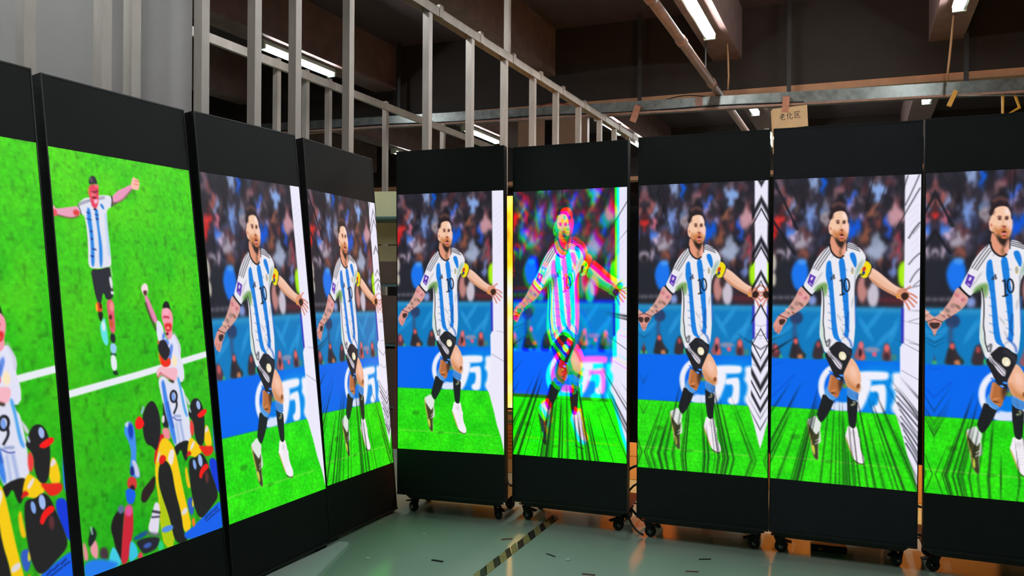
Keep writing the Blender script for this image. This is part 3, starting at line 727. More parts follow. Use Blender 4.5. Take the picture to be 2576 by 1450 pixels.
    P([(445, 1345), (545, 1340), (560, 1450), (560, 1490), (480, 1480)], (238, 140, 152), 4)
    p.cr = U
    P([(868, 330), (1005, 265), (1015, 350), (985, 470), (960, 440), (935, 345), (905, 420), (890, 400)], (30, 28, 28), 3)
    # --- photographers in caps and bibs
    P([(760, 215), (800, 255), (745, 390), (730, 500), (698, 490), (705, 380), (735, 270)], (216, 22, 34), 3)
    Y = (246, 202, 14)
    P([(755, 285), (800, 250), (868, 325), (893, 400), (925, 560), (952, 700), (985, 850), (1028, 1035), (955, 1085), (930, 900), (880, 720), (852, 520), (800, 450), (765, 420), (742, 500), (732, 650), (770, 780), (795, 830), (835, 960), (882, 1178), (790, 1205), (750, 1000), (742, 830), (712, 620), (706, 500), (732, 380)], Y, 3)
    P([(735, 620), (770, 780), (800, 840), (838, 960), (882, 1178), (790, 1205), (752, 1000), (745, 830)], (160, 200, 12), 10, alpha=.85)
    P([(740, 500), (790, 440), (852, 515), (882, 720), (932, 900), (955, 1085), (1000, 1140), (882, 1180), (836, 960), (772, 780), (734, 640)], (32, 30, 30), 3)
    P([(815, 445), (845, 350), (885, 370), (860, 500), (840, 490)], (236, 226, 222), 3); P([(742, 375), (758, 390), (740, 470), (722, 480)], (220, 205, 210), 3); P([(760, 1035), (858, 1000), (866, 1050), (770, 1085)], (80, 140, 225), 4); P([(935, 890), (985, 850), (992, 900), (940, 935)], (222, 214, 214), 4)
    P([(742, 490), (748, 420), (785, 405), (812, 440), (775, 492)], (226, 24, 24), 3)
    P([(600, 60), (640, -40), (690, -70), (730, -10), (755, 80), (760, 220), (735, 330), (718, 378), (680, 330), (640, 325), (610, 260), (598, 150)], (33, 31, 33), 2.5)
    P([(530, 130), (555, 80), (580, 68), (622, 135), (592, 185), (545, 190)], (250, 24, 22), 2.5); L([(592, 45), (608, -5)], 16, (160, 185, 235), 4)
    P([(600, 180), (720, 560), (710, 700), (640, 790), (600, 830), (578, 770), (600, 690), (690, 580)], (40, 24, 26), 6, alpha=0)
    P([(715, 570), (705, 700), (660, 770), (625, 825), (582, 815), (590, 720), (640, 660)], (44, 26, 28), 4)
    P([(988, 400), (1000, 300), (1022, 248), (1062, 285), (1132, 350), (1085, 432), (1030, 420)], Y, 3); P([(1012, 350), (1045, 285), (1062, 290), (1030, 370)], (232, 220, 220), 3); P([(980, 430), (1000, 360), (1035, 400), (995, 420)], (216, 30, 28), 3)
    P([(1140, 200), (1160, 130), (1192, 195), (1212, 320), (1175, 355), (1140, 300)], Y, 3); P([(1145, 200), (1162, 145), (1185, 185), (1150, 220)], (230, 214, 220), 3)
    P([(1085, 320), (1150, 330), (1222, 325), (1215, 395), (1155, 425), (1120, 380)], (230, 36, 24), 4); P([(1020, 90), (1050, 130), (1055, 200), (1035, 260), (1015, 190)], (238, 60, 60), 5)
    P([(1010, 30), (1030, -70), (1075, -95), (1115, -60), (1140, 20), (1148, 150), (1138, 320), (1090, 330), (1055, 240), (1050, 120), (1000, 60)], (33, 31, 33), 2.5)
    Bb(1092, -28, 20, 36, (160, 182, 236), .3, -.15); L([(1012, 0), (1022, 30)], 14, (190, 205, 235), 4); P([(1072, 60), (1150, -5), (1172, 30), (1130, 75), (1098, 85)], (250, 22, 22), 2.5)
    P([(1165, 440), (1248, 428), (1262, 600), (1278, 760), (1225, 660)], (20, 56, 214), 4)
    P([(945, 1090), (1020, 1035), (1100, 960), (1200, 860), (1300, 780), (1330, 1020), (1130, 1090), (990, 1140)], (22, 96, 234), 4)
    for dx, dy in ((0, 0), (38, -34), (80, -70)):
        L([(1140 + dx, 955 + dy), (1165 + dx, 925 + dy)], 12, (20, 40, 120), 4); L([(1155 + dx, 970 + dy), (1185 + dx, 945 + dy)], 10, (20, 40, 120), 4)
    P([(968, 530), (985, 500), (1000, 600), (1022, 690), (992, 698), (975, 620)], (240, 190, 10), 4); P([(978, 780), (1050, 766), (1042, 920), (1010, 930)], (50, 90, 190), 4); P([(1030, 775), (1055, 766), (1045, 850), (1028, 860)], (226, 206, 40), 3); P([(1075, 850), (1092, 830), (1118, 900), (1100, 975)], (214, 196, 110), 5); Bb(1040, 985, 16, 34, (240, 120, 30), .6)
    P([(998, 470), (1020, 430), (1065, 430), (1105, 385), (1150, 425), (1182, 520), (1232, 650), (1262, 765), (1200, 850), (1110, 965), (1060, 900), (1020, 720)], (33, 31, 33), 3)
    Bb(1104, 455, 22, 48, (160, 186, 238), .3, -.1); Bb(1054, 490, 16, 40, (130, 165, 230), .3, -.15); P([(1088, 595), (1108, 520), (1158, 472), (1184, 512), (1130, 560), (1112, 618)], (240, 24, 22), 2.5); Bb(1160, 600, 20, 44, (90, 45, 48), .8)
    # glove, raised arm
    P([(436, 200), (445, 150), (475, 122), (522, 148), (538, 250), (546, 380), (540, 470), (568, 540), (578, 610), (535, 610), (490, 590), (488, 500), (502, 400), (480, 300), (446, 245)], (66, 142, 236), 3)
    Bb(475, 145, 30, 20, (190, 210, 240), .6); Bb(495, 200, 22, 60, (20, 60, 190), .8); P([(500, 460), (535, 455), (570, 540), (575, 605), (535, 600), (525, 520)], (200, 200, 230), 4); P([(490, 510), (520, 510), (530, 590), (488, 590)], (30, 40, 120), 4)
    P([(468, 600), (542, 600), (552, 690), (520, 715), (462, 695)], (214, 54, 52), 3); P([(480, 690), (515, 660), (540, 715), (500, 720)], (50, 20, 34), 4); P([(446, 720), (480, 695), (545, 725), (522, 835), (470, 835), (455, 790)], (24, 96, 232), 3)
    P([(318, 1050), (335, 960), (385, 885), (440, 880), (430, 980), (420, 1200), (412, 1335), (372, 1255), (345, 1130)], (30, 22, 26), 3); Bb(410, 880, 26, 30, (90, 110, 150), .7)
    P([(445, 870), (480, 840), (515, 875), (518, 1050), (502, 1130), (472, 1335), (408, 1352), (415, 1200), (432, 980)], (202, 34, 54), 3); Bb(478, 890, 34, 40, (225, 80, 150), .7)
    # long lens and camera
    P([(505, 1125), (640, 1046), (645, 1092), (540, 1150)], (24, 84, 140), 4); P([(535, 1150), (640, 1115), (752, 1110), (730, 1200), (660, 1245), (605, 1262), (560, 1200)], (36, 36, 46), 4)
    P([(650, 1010), (685, 900), (700, 832), (722, 812), (748, 840), (745, 950), (735, 1092), (690, 1095), (648, 1062)], (226, 218, 236), 3); L([(688, 895), (746, 905)], 18, (50, 50, 64), 4); L([(680, 945), (742, 940)], 14, (60, 60, 90), 4); L([(636, 1085), (740, 1095)], 20, (90, 90, 110), 8, .9); Bb(640, 1185, 36, 18, (60, 90, 170), .8)
    P([(300, 1350), (320, 1230), (350, 1188), (412, 1312), (412, 1352), (310, 1390)], (64, 202, 228), 4); P([(488, 1130), (540, 1180), (565, 1270), (520, 1310), (476, 1335)], (56, 194, 224), 4); P([(545, 1300), (578, 1228), (610, 1285)], (226, 60, 80), 4); P([(722, 1240), (748, 1120), (795, 1205)], (40, 204, 126), 4)
    P([(75, 1150), (110, 1195), (132, 1310), (90, 1330)], (226, 140, 150), 4); P([(225, 1210), (290, 1200), (310, 1300), (230, 1310)], (70, 50, 60), 6); P([(88, 1335), (200, 1300), (300, 1312), (420, 1345), (180, 1470), (90, 1470)], (34, 124, 234), 8)
    P([(135, 1225), (178, 1128), (212, 1190), (212, 1305), (172, 1295)], (232, 152, 162), 4); P([(118, 1160), (160, 1015), (202, 1080), (192, 1132), (140, 1215)], (26, 36, 36), 4); L([(150, 1040), (160, 1090)], 12, (150, 200, 190), 4)
    # dim blue figure on the right edge
    P([(1215, 130), (1228, 125), (1262, 420), (1225, 380)], (40, 110, 230), 4)
    return np.clip(p.c, 0, 1)

def reflect(x, lo, hi):
    x = np.where(x < lo, 2 * lo - x, x)
    return np.where(x > hi, 2 * hi - x, x)

def streaks(img_fn, u, v, seed, amount, cu=.47, cv=.43, n=66):
    """dark speed lines that run from the middle of the picture outwards (a video effect on the screen)"""
    r = random.Random(seed)
    X = (u - cu) * .64; Y = (v - cv) * 1.46
    R = np.sqrt(X * X + Y * Y) + 1e-6
    T = np.arctan2(Y, X)
    a = np.zeros_like(u)
    for i in range(n):
        if r.random() < .62:
            th = math.pi / 2 + r.gauss(0, .42)
        else:
            th = r.uniform(-math.pi, math.pi)
        w = r.uniform(.0012, .0045) * (1.7 if r.random() < .15 else 1)
        r0 = r.uniform(.36, .62) if abs(math.sin(th)) > .6 else r.uniform(.2, .28)
        k = r.uniform(.45, .95)
        d = np.abs((T - th + math.pi) % (2 * math.pi) - math.pi) * R
        ww = w * (1 + 1.5 * np.clip(R - r0, 0, 1))
        a = np.maximum(a, np.exp(-(d / ww) ** 2) * np.clip((R - r0) / .12, 0, 1) * k)
    a = (a * amount)[..., None]
    return img_fn * (1 - a) + np.array([.06, .07, .08]) * a

NX, NY = 200, 460
def grid_uv(nx=NX, ny=NY):
    return np.meshgrid(np.linspace(0, 1, nx + 1), np.linspace(0, 1, ny + 1))

def screen_mesh(name, rgb, x0, x1, z0, z1, m, y=-0.0006):
    """a flat LED face: one vertex per pixel, colour stored per vertex (rows run top to bottom)"""
    ny, nx = rgb.shape[0] - 1, rgb.shape[1] - 1
    X, Zg = np.meshgrid(np.linspace(x0, x1, nx + 1), np.linspace(z1, z0, ny + 1))
    co = np.stack([X, np.full_like(X, y), Zg], -1).reshape(-1, 3)
    i = (np.arange(ny)[:, None] * (nx + 1) + np.arange(nx)[None]).ravel()
    fc = np.stack([i, i + nx + 1, i + nx + 2, i + 1], 1).astype(np.int32)
    me = bpy.data.meshes.new(name)
    me.vertices.add(len(co)); me.vertices.foreach_set('co', co.astype(np.float32).ravel())
    me.loops.add(fc.size); me.loops.foreach_set('vertex_index', fc.ravel())
    me.polygons.add(len(fc)); me.polygons.foreach_set('loop_start', np.arange(0, fc.size, 4, dtype=np.int32))
    me.update()
    at = me.color_attributes.new('led', 'FLOAT_COLOR', 'POINT')
    c = rgb.reshape(-1, 3)
    c = np.where(c <= .04045, c / 12.92, ((c + .055) / 1.055) ** 2.4)
    at.data.foreach_set('color', np.concatenate([c, np.ones((len(c), 1))], 1).astype(np.float32).ravel())
    me.materials.append(M[m])
    return me
# ================================================================== the room shell
def slab(name, x0, x1, y0, y1, z0, z1, m, yaw=YAW2, at=C0, lab=None):
    o = obj(name, MB().box(x0, x1, y0, y1, z0, z1).mesh(name, m), None, at, (0, 0, yaw))
    return struct(o, lab)

# local x runs along D2, local y along D1, origin at C0
slab('floor', -11, 8, -15, 13, -0.12, 0, 'floor', lab='grey green glossy epoxy workshop floor')
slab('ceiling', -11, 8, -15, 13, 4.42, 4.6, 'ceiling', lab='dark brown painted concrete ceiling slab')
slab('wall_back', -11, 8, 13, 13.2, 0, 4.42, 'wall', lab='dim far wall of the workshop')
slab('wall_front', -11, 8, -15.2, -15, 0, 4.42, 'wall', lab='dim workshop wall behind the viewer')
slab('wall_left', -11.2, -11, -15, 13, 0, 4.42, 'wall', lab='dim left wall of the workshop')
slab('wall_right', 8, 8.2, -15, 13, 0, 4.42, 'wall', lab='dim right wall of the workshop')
# secondary beams along D1, 2.14 m apart
bn = 0
for k in range(-4, 3):
    cx = k * 2.14
    bn += 1
    slab('trim_%d' % bn, cx - .155, cx + .155, -15, 13, 3.86, 4.43, 'beam', lab='brown concrete ceiling beam that carries tube lights')
# main cross beams
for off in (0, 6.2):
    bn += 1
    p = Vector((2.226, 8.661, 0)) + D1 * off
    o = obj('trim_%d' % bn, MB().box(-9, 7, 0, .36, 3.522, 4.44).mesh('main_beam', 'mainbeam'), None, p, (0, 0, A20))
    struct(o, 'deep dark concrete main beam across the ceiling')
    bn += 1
    o = obj('trim_%d' % bn, MB().box(-9, 7, -.012, .30, 3.447, 3.521).mesh('lit_underside', 'lit_underside'), None, p, (0, 0, A20))  # added strip; its colour stands for the bright warm underside of the beam
    struct(o, 'orange-brown strip added under the dark main beam for its lit underside')

# painted column behind the leaning screens
col_o = obj('wall_column', MB().box(0, .49, 0, .95, 0, 4.42).mesh('column', 'column'), None, (-1.773, 3.346, 0), (0, 0, YAW1))
struct(col_o, 'pale grey painted square column behind the stud frame')
# far pale column with a window beside it
struct(obj('wall_far_column', MB().box(0, .36, 0, .5, 0, 3.86).mesh('far_column', 'pinkwall'), None, (.075, 11.35, 0), (0, 0, A20)), 'pinkish far column below the beams')
fw = obj('wall_far_panel', MB().box(0, .42, 0, .12, 0, 3.86).mesh('far_panel', 'pinkwall'), None, (.66, 11.15, 0), (0, 0, A20))
struct(fw, 'pinkish far wall panel below the beams')
wf = obj('window_1', MB().box(.36, .40, .02, .06, 2.3, 3.86).box(.575, .615, .02, .06, 2.3, 3.86).box(.36, .75, .02, .06, 3.35, 3.39).box(.36, .75, .02, .06, 2.3, 2.36).mesh('window_frame', 'pinkwall'), None, (.075, 11.35, 0), (0, 0, A20))
struct(wf, 'dark far window with thin frame between pinkish walls')
for (a, b, c, d) in ((.40, .575, 2.36, 3.35), (.40, .575, 3.39, 3.86), (.615, .75, 2.36, 3.35), (.615, .75, 3.39, 3.86)):
    obj('pane', MB().box(a, b, .03, .045, c, d).mesh('pane', 'glassdark'), wf)

# ================================================================== stud partitions
def c_section(w=.052, d=.045, t=.004):
    # web on the near side (-y), flanges going back along y
    return [(-w / 2, -d / 2), (w / 2, -d / 2), (w / 2, d / 2), (w / 2 - .012, d / 2), (w / 2 - .012, d / 2 - t), (w / 2 - t, d / 2 - t),
            (w / 2 - t, -d / 2 + t), (-w / 2 + t, -d / 2 + t), (-w / 2 + t, d / 2 - t), (-w / 2 + .012, d / 2 - t), (-w / 2 + .012, d / 2), (-w / 2, d / 2)]

def stud_frame(origin, ts, z_stud, z_rail, slope, t0, t1, label, rail_h=.062, clip=True, rail_in=True, yaw=YAW2):
    root = obj('stud_frame', None, None, origin, (0, 0, yaw))       # local x = D2, local y = D1
    root.empty_display_size = .2
    tag(root, label, 'stud frame')
    for t in ts:
        h = z_stud + slope * t
        obj('stud', MB().prism(c_section(), 0, h).mesh('stud', 'stud'), root, (0, t, 0))
    r = MB()
    za, zb = z_rail + slope * t0, z_rail + slope * t1
    w = .033
    def bar(x0, x1, d0, d1):
        n = len(r.v)
        r.v.extend([(x0, t0, za + d0), (x1, t0, za + d0), (x1, t1, zb + d0), (x0, t1, zb + d0), (x0, t0, za + d1), (x1, t0, za + d1), (x1, t1, zb + d1), (x0, t1, zb + d1)])
        r.f.extend([tuple(n + i for i in q) for q in ((0, 3, 2, 1), (4, 5, 6, 7), (0, 1, 5, 4), (1, 2, 6, 5), (2, 3, 7, 6), (3, 0, 4, 7))])
    if rail_in:
        bar(-w, w, rail_h - .004, rail_h)          # U track turned down over the stud heads
        bar(w - .003, w, -.004, rail_h)
        bar(-w, -w + .003, -.004, rail_h)
    else:
        bar(.028, .062, 0, rail_h)                 # rail screwed to the face of the studs
    rail = obj('track', r.mesh('track', 'stud'), root)
    if clip:
        for t in ts:
            if t > 1.2:
                z = z_rail + slope * t
                obj('clip', MB().box(w, w + .006, t + .10, t + .15, z - .005, z + rail_h + .02).box(w - .02, w + .006, t + .10, t + .15, z + rail_h, z + rail_h + .02).mesh('clip', 'stud'), rail)
    return root

ts1 = [-.978, -.664, -.527, -.156, .179, .477, .936, 1.813, 2.421, 3.007, 3.582, 4.118, 4.722, 5.367, 5.876, 6.4]
f1 = stud_frame(P1, ts1, 3.31, 3.258, -.0125, -3.2, 6.83, 'bare galvanised steel stud frame standing behind the leaning posters', yaw=math.radians(-26))
obj('hanger_stud', MB().prism(c_section(.045, .04), 3.29, 4.42).mesh('hanger_stud', 'stud'), f1, (0, 3.06, 0))
P2 = Vector((-2.562, 6.194, 0))
t2 = [.95 * (Vector(q) - P2).dot(D1) for q in ((-2.114, 7.067, 0), (-1.918, 7.42, 0), (-1.801, 7.751, 0), (-1.36, 8.674, 0), (-.9, 9.9, 0))]
f2 = stud_frame(P2 * .95, t2, 3.295, 3.19, .0, -1.5, 5.3, 'second steel stud frame farther back with rail across its studs', clip=False, rail_in=False, rail_h=.071)

# ================================================================== cable tray, pipe and hangers
def along(p, d, s):
    return p + d * s
T0 = Vector((.8, 8.97, 0))
def zt(s):
    return 3.447 - .0165 * s
root = obj('cable_tray', None, None, (T0.x, T0.y, 0), (0, 0, A20))
tag(root, 'long galvanised steel cable tray hung under the main beam', 'cable tray')
def sheared(name, x0, x1, y0, y1, dz0, dz1, m, parent, mf=None):
    b = MB().box(x0, x1, y0, y1, 0, 1)
    b.v = [(x, y, zt(x) + (dz1 if z > .5 else dz0)) for x, y, z in b.v]
    return obj(name, b.mesh(name, m), parent)
X0, X1 = -5.2, 5.6
sheared('side_plate', X0, X1, 0, .003, -.125, 0, 'tray', root)
sheared('side_plate', X0, X1, .147, .15, -.125, 0, 'tray', root)
sheared('bottom_plate', X0, X1, 0, .15, -.128, -.125, 'tray', root)
sheared('lower_lip', X0, X1, -.03, 0, -.15, -.128, 'rust', root)
sheared('joint_plate', 1.28, 1.36, -.004, 0, -.125, 0, 'rust', root)
for x in (.66, 2.25, 3.9, -2.4):
    obj('hanger_rod', MB().box(x - .022, x + .022, .02, .03, zt(x) - .1, 4.42).mesh('hanger_rod', 'rod'), root)
# clamps on the tray
for x, nm, m_ in ((.63, 'clamp_wedge', 'orangewood'), (2.22, 'clamp_wedge', 'orangewood')):
    mx = Matrix.Translation((x, -.02, zt(x) - .14)) @ Matrix.Rotation(math.radians(25 if x < 1 else 6), 4, 'Y') @ Matrix.Rotation(math.radians(20), 4, 'X')
    obj(nm, MB().prism([(-.035, -.03), (.035, -.03), (.03, .02), (-.03, .03)], -.10, .09, mx).mesh(nm, m_), root)
mx = Matrix.Translation((3.78, -.02, zt(3.78) - .15)) @ Matrix.Rotation(math.radians(22), 4, 'Y')
obj('yellow_tie', MB().prism([(-.02, -.02), (.02, -.02), (.02, .02), (-.02, .02)], -.10, .06, mx).mesh('yellow_tie', 'yellow'), root)
bk = MB().tube([(4.22, .05, zt(4.2) - .12), (4.22, .05, zt(4.2) - .36), (4.36, .05, zt(4.2) - .28), (4.31, .05, zt(4.2) - .12)], .016, 6)
obj('triangle_bracket', bk.mesh('triangle_bracket', 'yellow'), root)
# loose cables on the tray
def cable(name, pts, r, m, label, cat='cable', parent=None):
    if parent is None:
        return tag(obj(name, MB().tube(pts, r, 8).mesh(name, m, True)), label, cat)
    inv = (Matrix.Translation(parent.location) @ Matrix.Rotation(parent.rotation_euler.z, 4, 'Z')).inverted()
    o = obj(name, MB().tube([inv @ Vector(q) for q in pts], r, 8).mesh(name, m, True), parent)
    o['label'] = label
    return o
def trayp(x, y, dz):
    v = Vector((T0.x, T0.y, 0)) + DT * x + Vector((-DT.y, DT.x, 0)) * y
    return (v.x, v.y, zt(x) + dz)
cable('power_cable', [trayp(x, -.016, -.112 - .008 * math.sin(x * 3)) for x in np.linspace(-4.2, 2.4, 24)], .006, 'cable', 'thin black cable running along the bottom edge of the tray')
cable('power_cable', [trayp(x, .07, .0 + .045 * math.sin((x - .9) / .55 * math.pi)) for x in np.linspace(.9, 1.45, 10)], .006, 'cable', 'black cable arching above the tray near the pipe')
cable('power_cable', [trayp(x, .07, .0 + .05 * math.sin((x + .62) / .5 * math.pi)) for x in np.linspace(-.62, -.12, 10)], .006, 'redcable', 'red cable arching above the tray behind the studs')
cable('power_cable', [trayp(3.75 + .3 * i, -.03, -.14 - .02 * i) for i in range(6)], .005, 'galv', 'grey cable sagging under the tray end near the yellow bracket')

pp = Vector((1.033, 5.798, 3.475))
pipe = obj('water_pipe', None, None, (pp.x, pp.y, 0), (0, 0, YAW2))
tag(pipe, 'reddish painted pipe running under the ceiling towards the tray', 'pipe')
obj('pipe_run', MB().tube([(0, -5, 3.475), (0, 6, 3.475)], .042, 14).mesh('pipe_run', 'rust', True), pipe)
for y in (-.1, 1.0, 2.5):
    obj('pipe_socket', MB().tube([(0, y, 3.475), (0, y + .09, 3.475)], .05, 14).mesh('pipe_socket', 'rust', True), pipe)
for y in (2.2, 4.0):
    obj('pipe_hanger', MB().box(-.006, .006, y, y + .02, 3.51, 3.86).mesh('pipe_hanger', 'rod'), pipe)

# wire conduits that drop from the lamps to the tray
cable('conduit', [(2.20, 7.98, 3.85), (2.215, 8.0, 3.70), (2.235, 8.05, 3.52), (2.25, 8.13, 3.41)], .009, 'tan_cable', 'thin tan conduit dropping from the lamp beam beside the pipe', 'conduit')
cable('conduit', [(4.03, 7.10, 3.84), (4.07, 7.2, 3.70), (4.12, 7.33, 3.5), (4.15, 7.42, 3.33)], .011, 'tan_cable', 'tan conduit dropping from the lamp above the tray bend', 'conduit')

# ================================================================== tube lights on the beams
def tube_light(k, t0, L=1.2, side=.03, lit=True, label='twin fluorescent tube light fixed under a ceiling beam', zb=3.86):
    base = C0 + D2 * (k * 2.14) + D1 * t0
    r = obj('tube_light', None, None, (base.x, base.y, zb), (0, 0, YAW2))
    tag(r, label, 'tube light', 'tube lights under the ceiling beams')
    r['_'] = 0
    del r['_']
    obj('housing', MB().prism([(-.035, 0), (-.06, -.055), (.06, -.055), (.035, 0)][::-1], 0, L, Matrix.Rotation(math.radians(90), 4, 'X') @ Matrix.Scale(-1, 4, (0, 0, 1))).mesh('housing', 'housing'), r)
    for x, m_ in ((side, 'tube' if lit else 'tube_off'), (-side, 'tube_off')):
        obj('tube', MB().tube([(x, .035, -.078), (x, L - .035, -.078)], .0165, 12).mesh('tube', m_, True), r)
    for y in (.0, L - .035):
        obj('end_socket', MB().box(-.055, .055, y, y + .03, -.098, -.05).mesh('end_socket', 'housing'), r)
    return r
FAR = 'lit fluorescent tube light on a far beam beyond the cable tray'
NEAR = 'lit fluorescent tube light added out of view above the work aisle'  # unseen aisle tubes, added to brighten floor, studs and column
for k, t0, lab in [(0, -2.26, 'lit fluorescent tube light on the beam beside the reddish pipe'), (1, -2.18, 'lit fluorescent tube light on the beam with the tan conduit'),
                   (-2, -2.6, 'long lit fluorescent tube light seen between the tall steel studs'),
                   (0, 1.37, 'lit tube light just below the cable tray, between pipe and hanging sign'), (0, 3.99, 'lit tube light glimpsed in the slit under the hanging sign'),
                   (1, 1.53, 'lit tube light just below the cable tray near the yellow tie'), (-1, 2.0, 'lit tube light under the stud track beside the pinkish far column'),
                   (-1, 3.7, 'lit tube light at the far end of the stud track'), (-2, 1.9, 'lit tube light between tall studs above the clean wheeled poster'),
                   (-3, 3.2, 'lit tube light behind the last tall stud above the streaked leaning poster'),
                   (0, -8.4, NEAR), (-1, -8.4, NEAR), (1, -8.4, NEAR), (-2, -8.4, NEAR), (0, -4.9, NEAR), (-1, -5.0, NEAR), (1, -5.2, NEAR)]:
    tube_light(k, t0, label=lab, side=-.03 if k == 1 else .03)

# ================================================================== hanging cardboard sign
su = Vector((2.99, 7.84, 0)) - Vector((2.68, 7.95, 0))
sy = math.atan2(su.y, su.x)
sg = obj('hanging_sign', None, None, (2.762, 8.231, 3.014), (0, 0, sy))
sg.scale = (1.036, 1.036, 1.036)
tag(sg, 'small cardboard sign with handwritten Chinese characters hanging from the tray', 'sign')
bd = obj('board', MB().box(0, .335, 0, .008, 0, .215).mesh('board', 'sign'), sg, None, (0, math.radians(-3), 0))
obj('side_edge', MB().box(-.014, .0, -.003, .012, -.25, .2).mesh('side_edge', 'card_b'), sg, None, (0, math.radians(-3), 0))
obj('hang_tab', MB().box(.11, .15, .002, .02, .19, .33).mesh('hang_tab', 'orangewood'), sg)
glyphs = [
    [[(.25, .86), (.75, .88)], [(.5, 1), (.5, .64)], [(.05, .62), (.97, .66)], [(.82, .96), (.5, .55), (.08, .25)], [(.78, .46), (.42, .34)], [(.42, .5), (.42, .08), (.86, .06), (.9, .22)]],
    [[(.34, 1), (.05, .55)], [(.22, .74), (.22, 0)], [(.9, .78), (.52, .5)], [(.55, .98), (.54, .12), (.62, .04), (.92, .05), (.97, .26)]],
    [[(.08, .93), (.95, .95)], [(.14, .93), (.14, .05), (.98, .07)], [(.76, .8), (.28, .22)], [(.32, .74), (.8, .24)]]]
for gi, g in enumerate(glyphs):
    b = MB()
    for st in g:
        for (xa, ya), (xb, yb) in zip(st[:-1], st[1:]):
            xa_, xb_ = .062 + gi * .072 + xa * .062, .062 + gi * .072 + xb * .062
            za_, zb_ = .085 + ya * .068 + gi * .004, .085 + yb * .068 + gi * .004
            L_ = math.hypot(xb_ - xa_, zb_ - za_)
            nx_, nz_ = -(zb_ - za_) / L_ * .0028, (xb_ - xa_) / L_ * .0028
            n = len(b.v)
            for yy_ in (-.0012, -.0002):
                b.v += [(xa_ + nx_, yy_, za_ + nz_), (xb_ + nx_, yy_, zb_ + nz_), (xb_ - nx_, yy_, zb_ - nz_), (xa_ - nx_, yy_, za_ - nz_)]
            b.f += [tuple(n + i for i in q) for q in ((0, 1, 2, 3), (7, 6, 5, 4), (0, 4, 5, 1), (1, 5, 6, 2), (2, 6, 7, 3), (3, 7, 4, 0))]
    obj('character', b.mesh('character', 'ink'), bd)

# ================================================================== LED pictures on the screens
IMG_A = picture_player()
IMG_S = add_speed_lines(IMG_A)
IMG_B = picture_pitch()
U, V = grid_uv()
def clean(img, du=0., dv=0., z=1.):
    return sample(img, (U - .5) / z + .5 + du, (V - .5) / z + .5 + dv)
def mirrored(lo, hi, top, bot, amount, seed, chev=False):
    u = reflect(U, lo, hi); v = reflect(V, top, bot)
    c = sample(IMG_A if chev else IMG_S, u, V)
    if chev:
        a = np.zeros_like(U)
        du = np.abs(U - hi)
        for v0, w, up in ((.012, .013, -1), (.065, .016, 1), (.095, .006, 1), (.20, .016, 1), (.225, .007, 1), (.31, .011, 1), (.34, .004, 1), (.42, .006, 1), (.50, .004, 1),
                          (.60, .005, -1), (.64, .012, -1), (.70, .015, -1), (.735, .006, -1), (.775, .011, -1)):
            a = np.maximum(a, np.clip(1.3 - np.abs(V - v0 - up * du * .85) / w, 0, 1))
        m = np.clip((U - .873) / .006, 0, 1) * np.clip((.90 - V) / .02, 0, 1)
        a = (a * m * .92)[..., None]
        c = c * (1 - a) + np.array([.07, .07, .10]) * a
    return streaks(c, u, v, seed, amount)
pics = {}
pics['L1'] = clean(IMG_B)
pics['L2'] = pics['L1']
pics['L3'] = clean(IMG_A)
pics['L4'] = mirrored(-.1, .965, -.1, 1.1, .8, 3)
pics['R1'] = clean(IMG_A)
z = 1.06
uu, vv = (U - .5) / z + .5, (V - .42) / z + .43
split = np.stack([sample(IMG_A, uu - .012, vv + .014)[..., 0], sample(IMG_A, uu + .022, vv - .009)[..., 1], sample(IMG_A, uu + .006, vv + .002)[..., 2]], -1)
g_ = split.mean(-1, keepdims=True)
split = np.clip(g_ + (split - g_) * 1.22, 0, 1)
pics['R2'] = streaks(split, U, V, 21, .95)
pics['R3'] = mirrored(.045, .945, .03, .945, .8, 5, True)
pics['R4'] = mirrored(-.1, 1.1, -.1, 1.1, .75, 8)
pics['R5'] = mirrored(.06, .97, .02, .94, .75, 12)

# ================================================================== LED poster displays
def caster_meshes():
    w = MB()
    n, rad, wid = 18, .03, .022
    prof = [(.0, -wid / 2), (rad * .55, -wid / 2), (rad * .93, -wid / 2), (rad, -wid * .3), (rad, wid * .3), (rad * .93, wid / 2), (rad * .55, wid / 2), (.0, wid / 2)]
    for i in range(n):
        a = 2 * math.pi * i / n
        for r_, y_ in prof:
            w.v.append((r_ * math.cos(a), y_, .03 + r_ * math.sin(a)))
    k = len(prof)
    for i in range(n):
        j = (i + 1) % n
        for q in range(k - 1):
            w.f.append((i * k + q, j * k + q, j * k + q + 1, i * k + q + 1))
    wheel = w.mesh('wheel', 'rubber', True)
    hub = MB().tube([(0, -.0165, .03), (0, .0165, .03)], .012, 12).mesh('hub', 'chrome', True)
    fork = MB()
    for s in (-1, 1):
        fork.prism([(-.012, .022), (.012, .022), (.030, .074), (-.004, .074)][::1], s * .015 - .0015, s * .015 + .0015, Matrix.Rotation(math.radians(90), 4, 'X'))
    fork.box(-.006, .032, -.0165, .0165, .071, .076)
    fork.tube([(.014, 0, .074), (.014, 0, .084)], .014, 12)
    fork.box(-.016, .046, -.024, .024, .084, .09)
    pedal = MB().prism([(-.006, .06), (-.05, .052), (-.052, .058), (-.008, .068)], -.014, .014, Matrix.Rotation(math.radians(90), 4, 'X'))
    return wheel, hub, fork.mesh('fork', 'black'), pedal.mesh('brake_pedal', 'black')
CAST = caster_meshes()

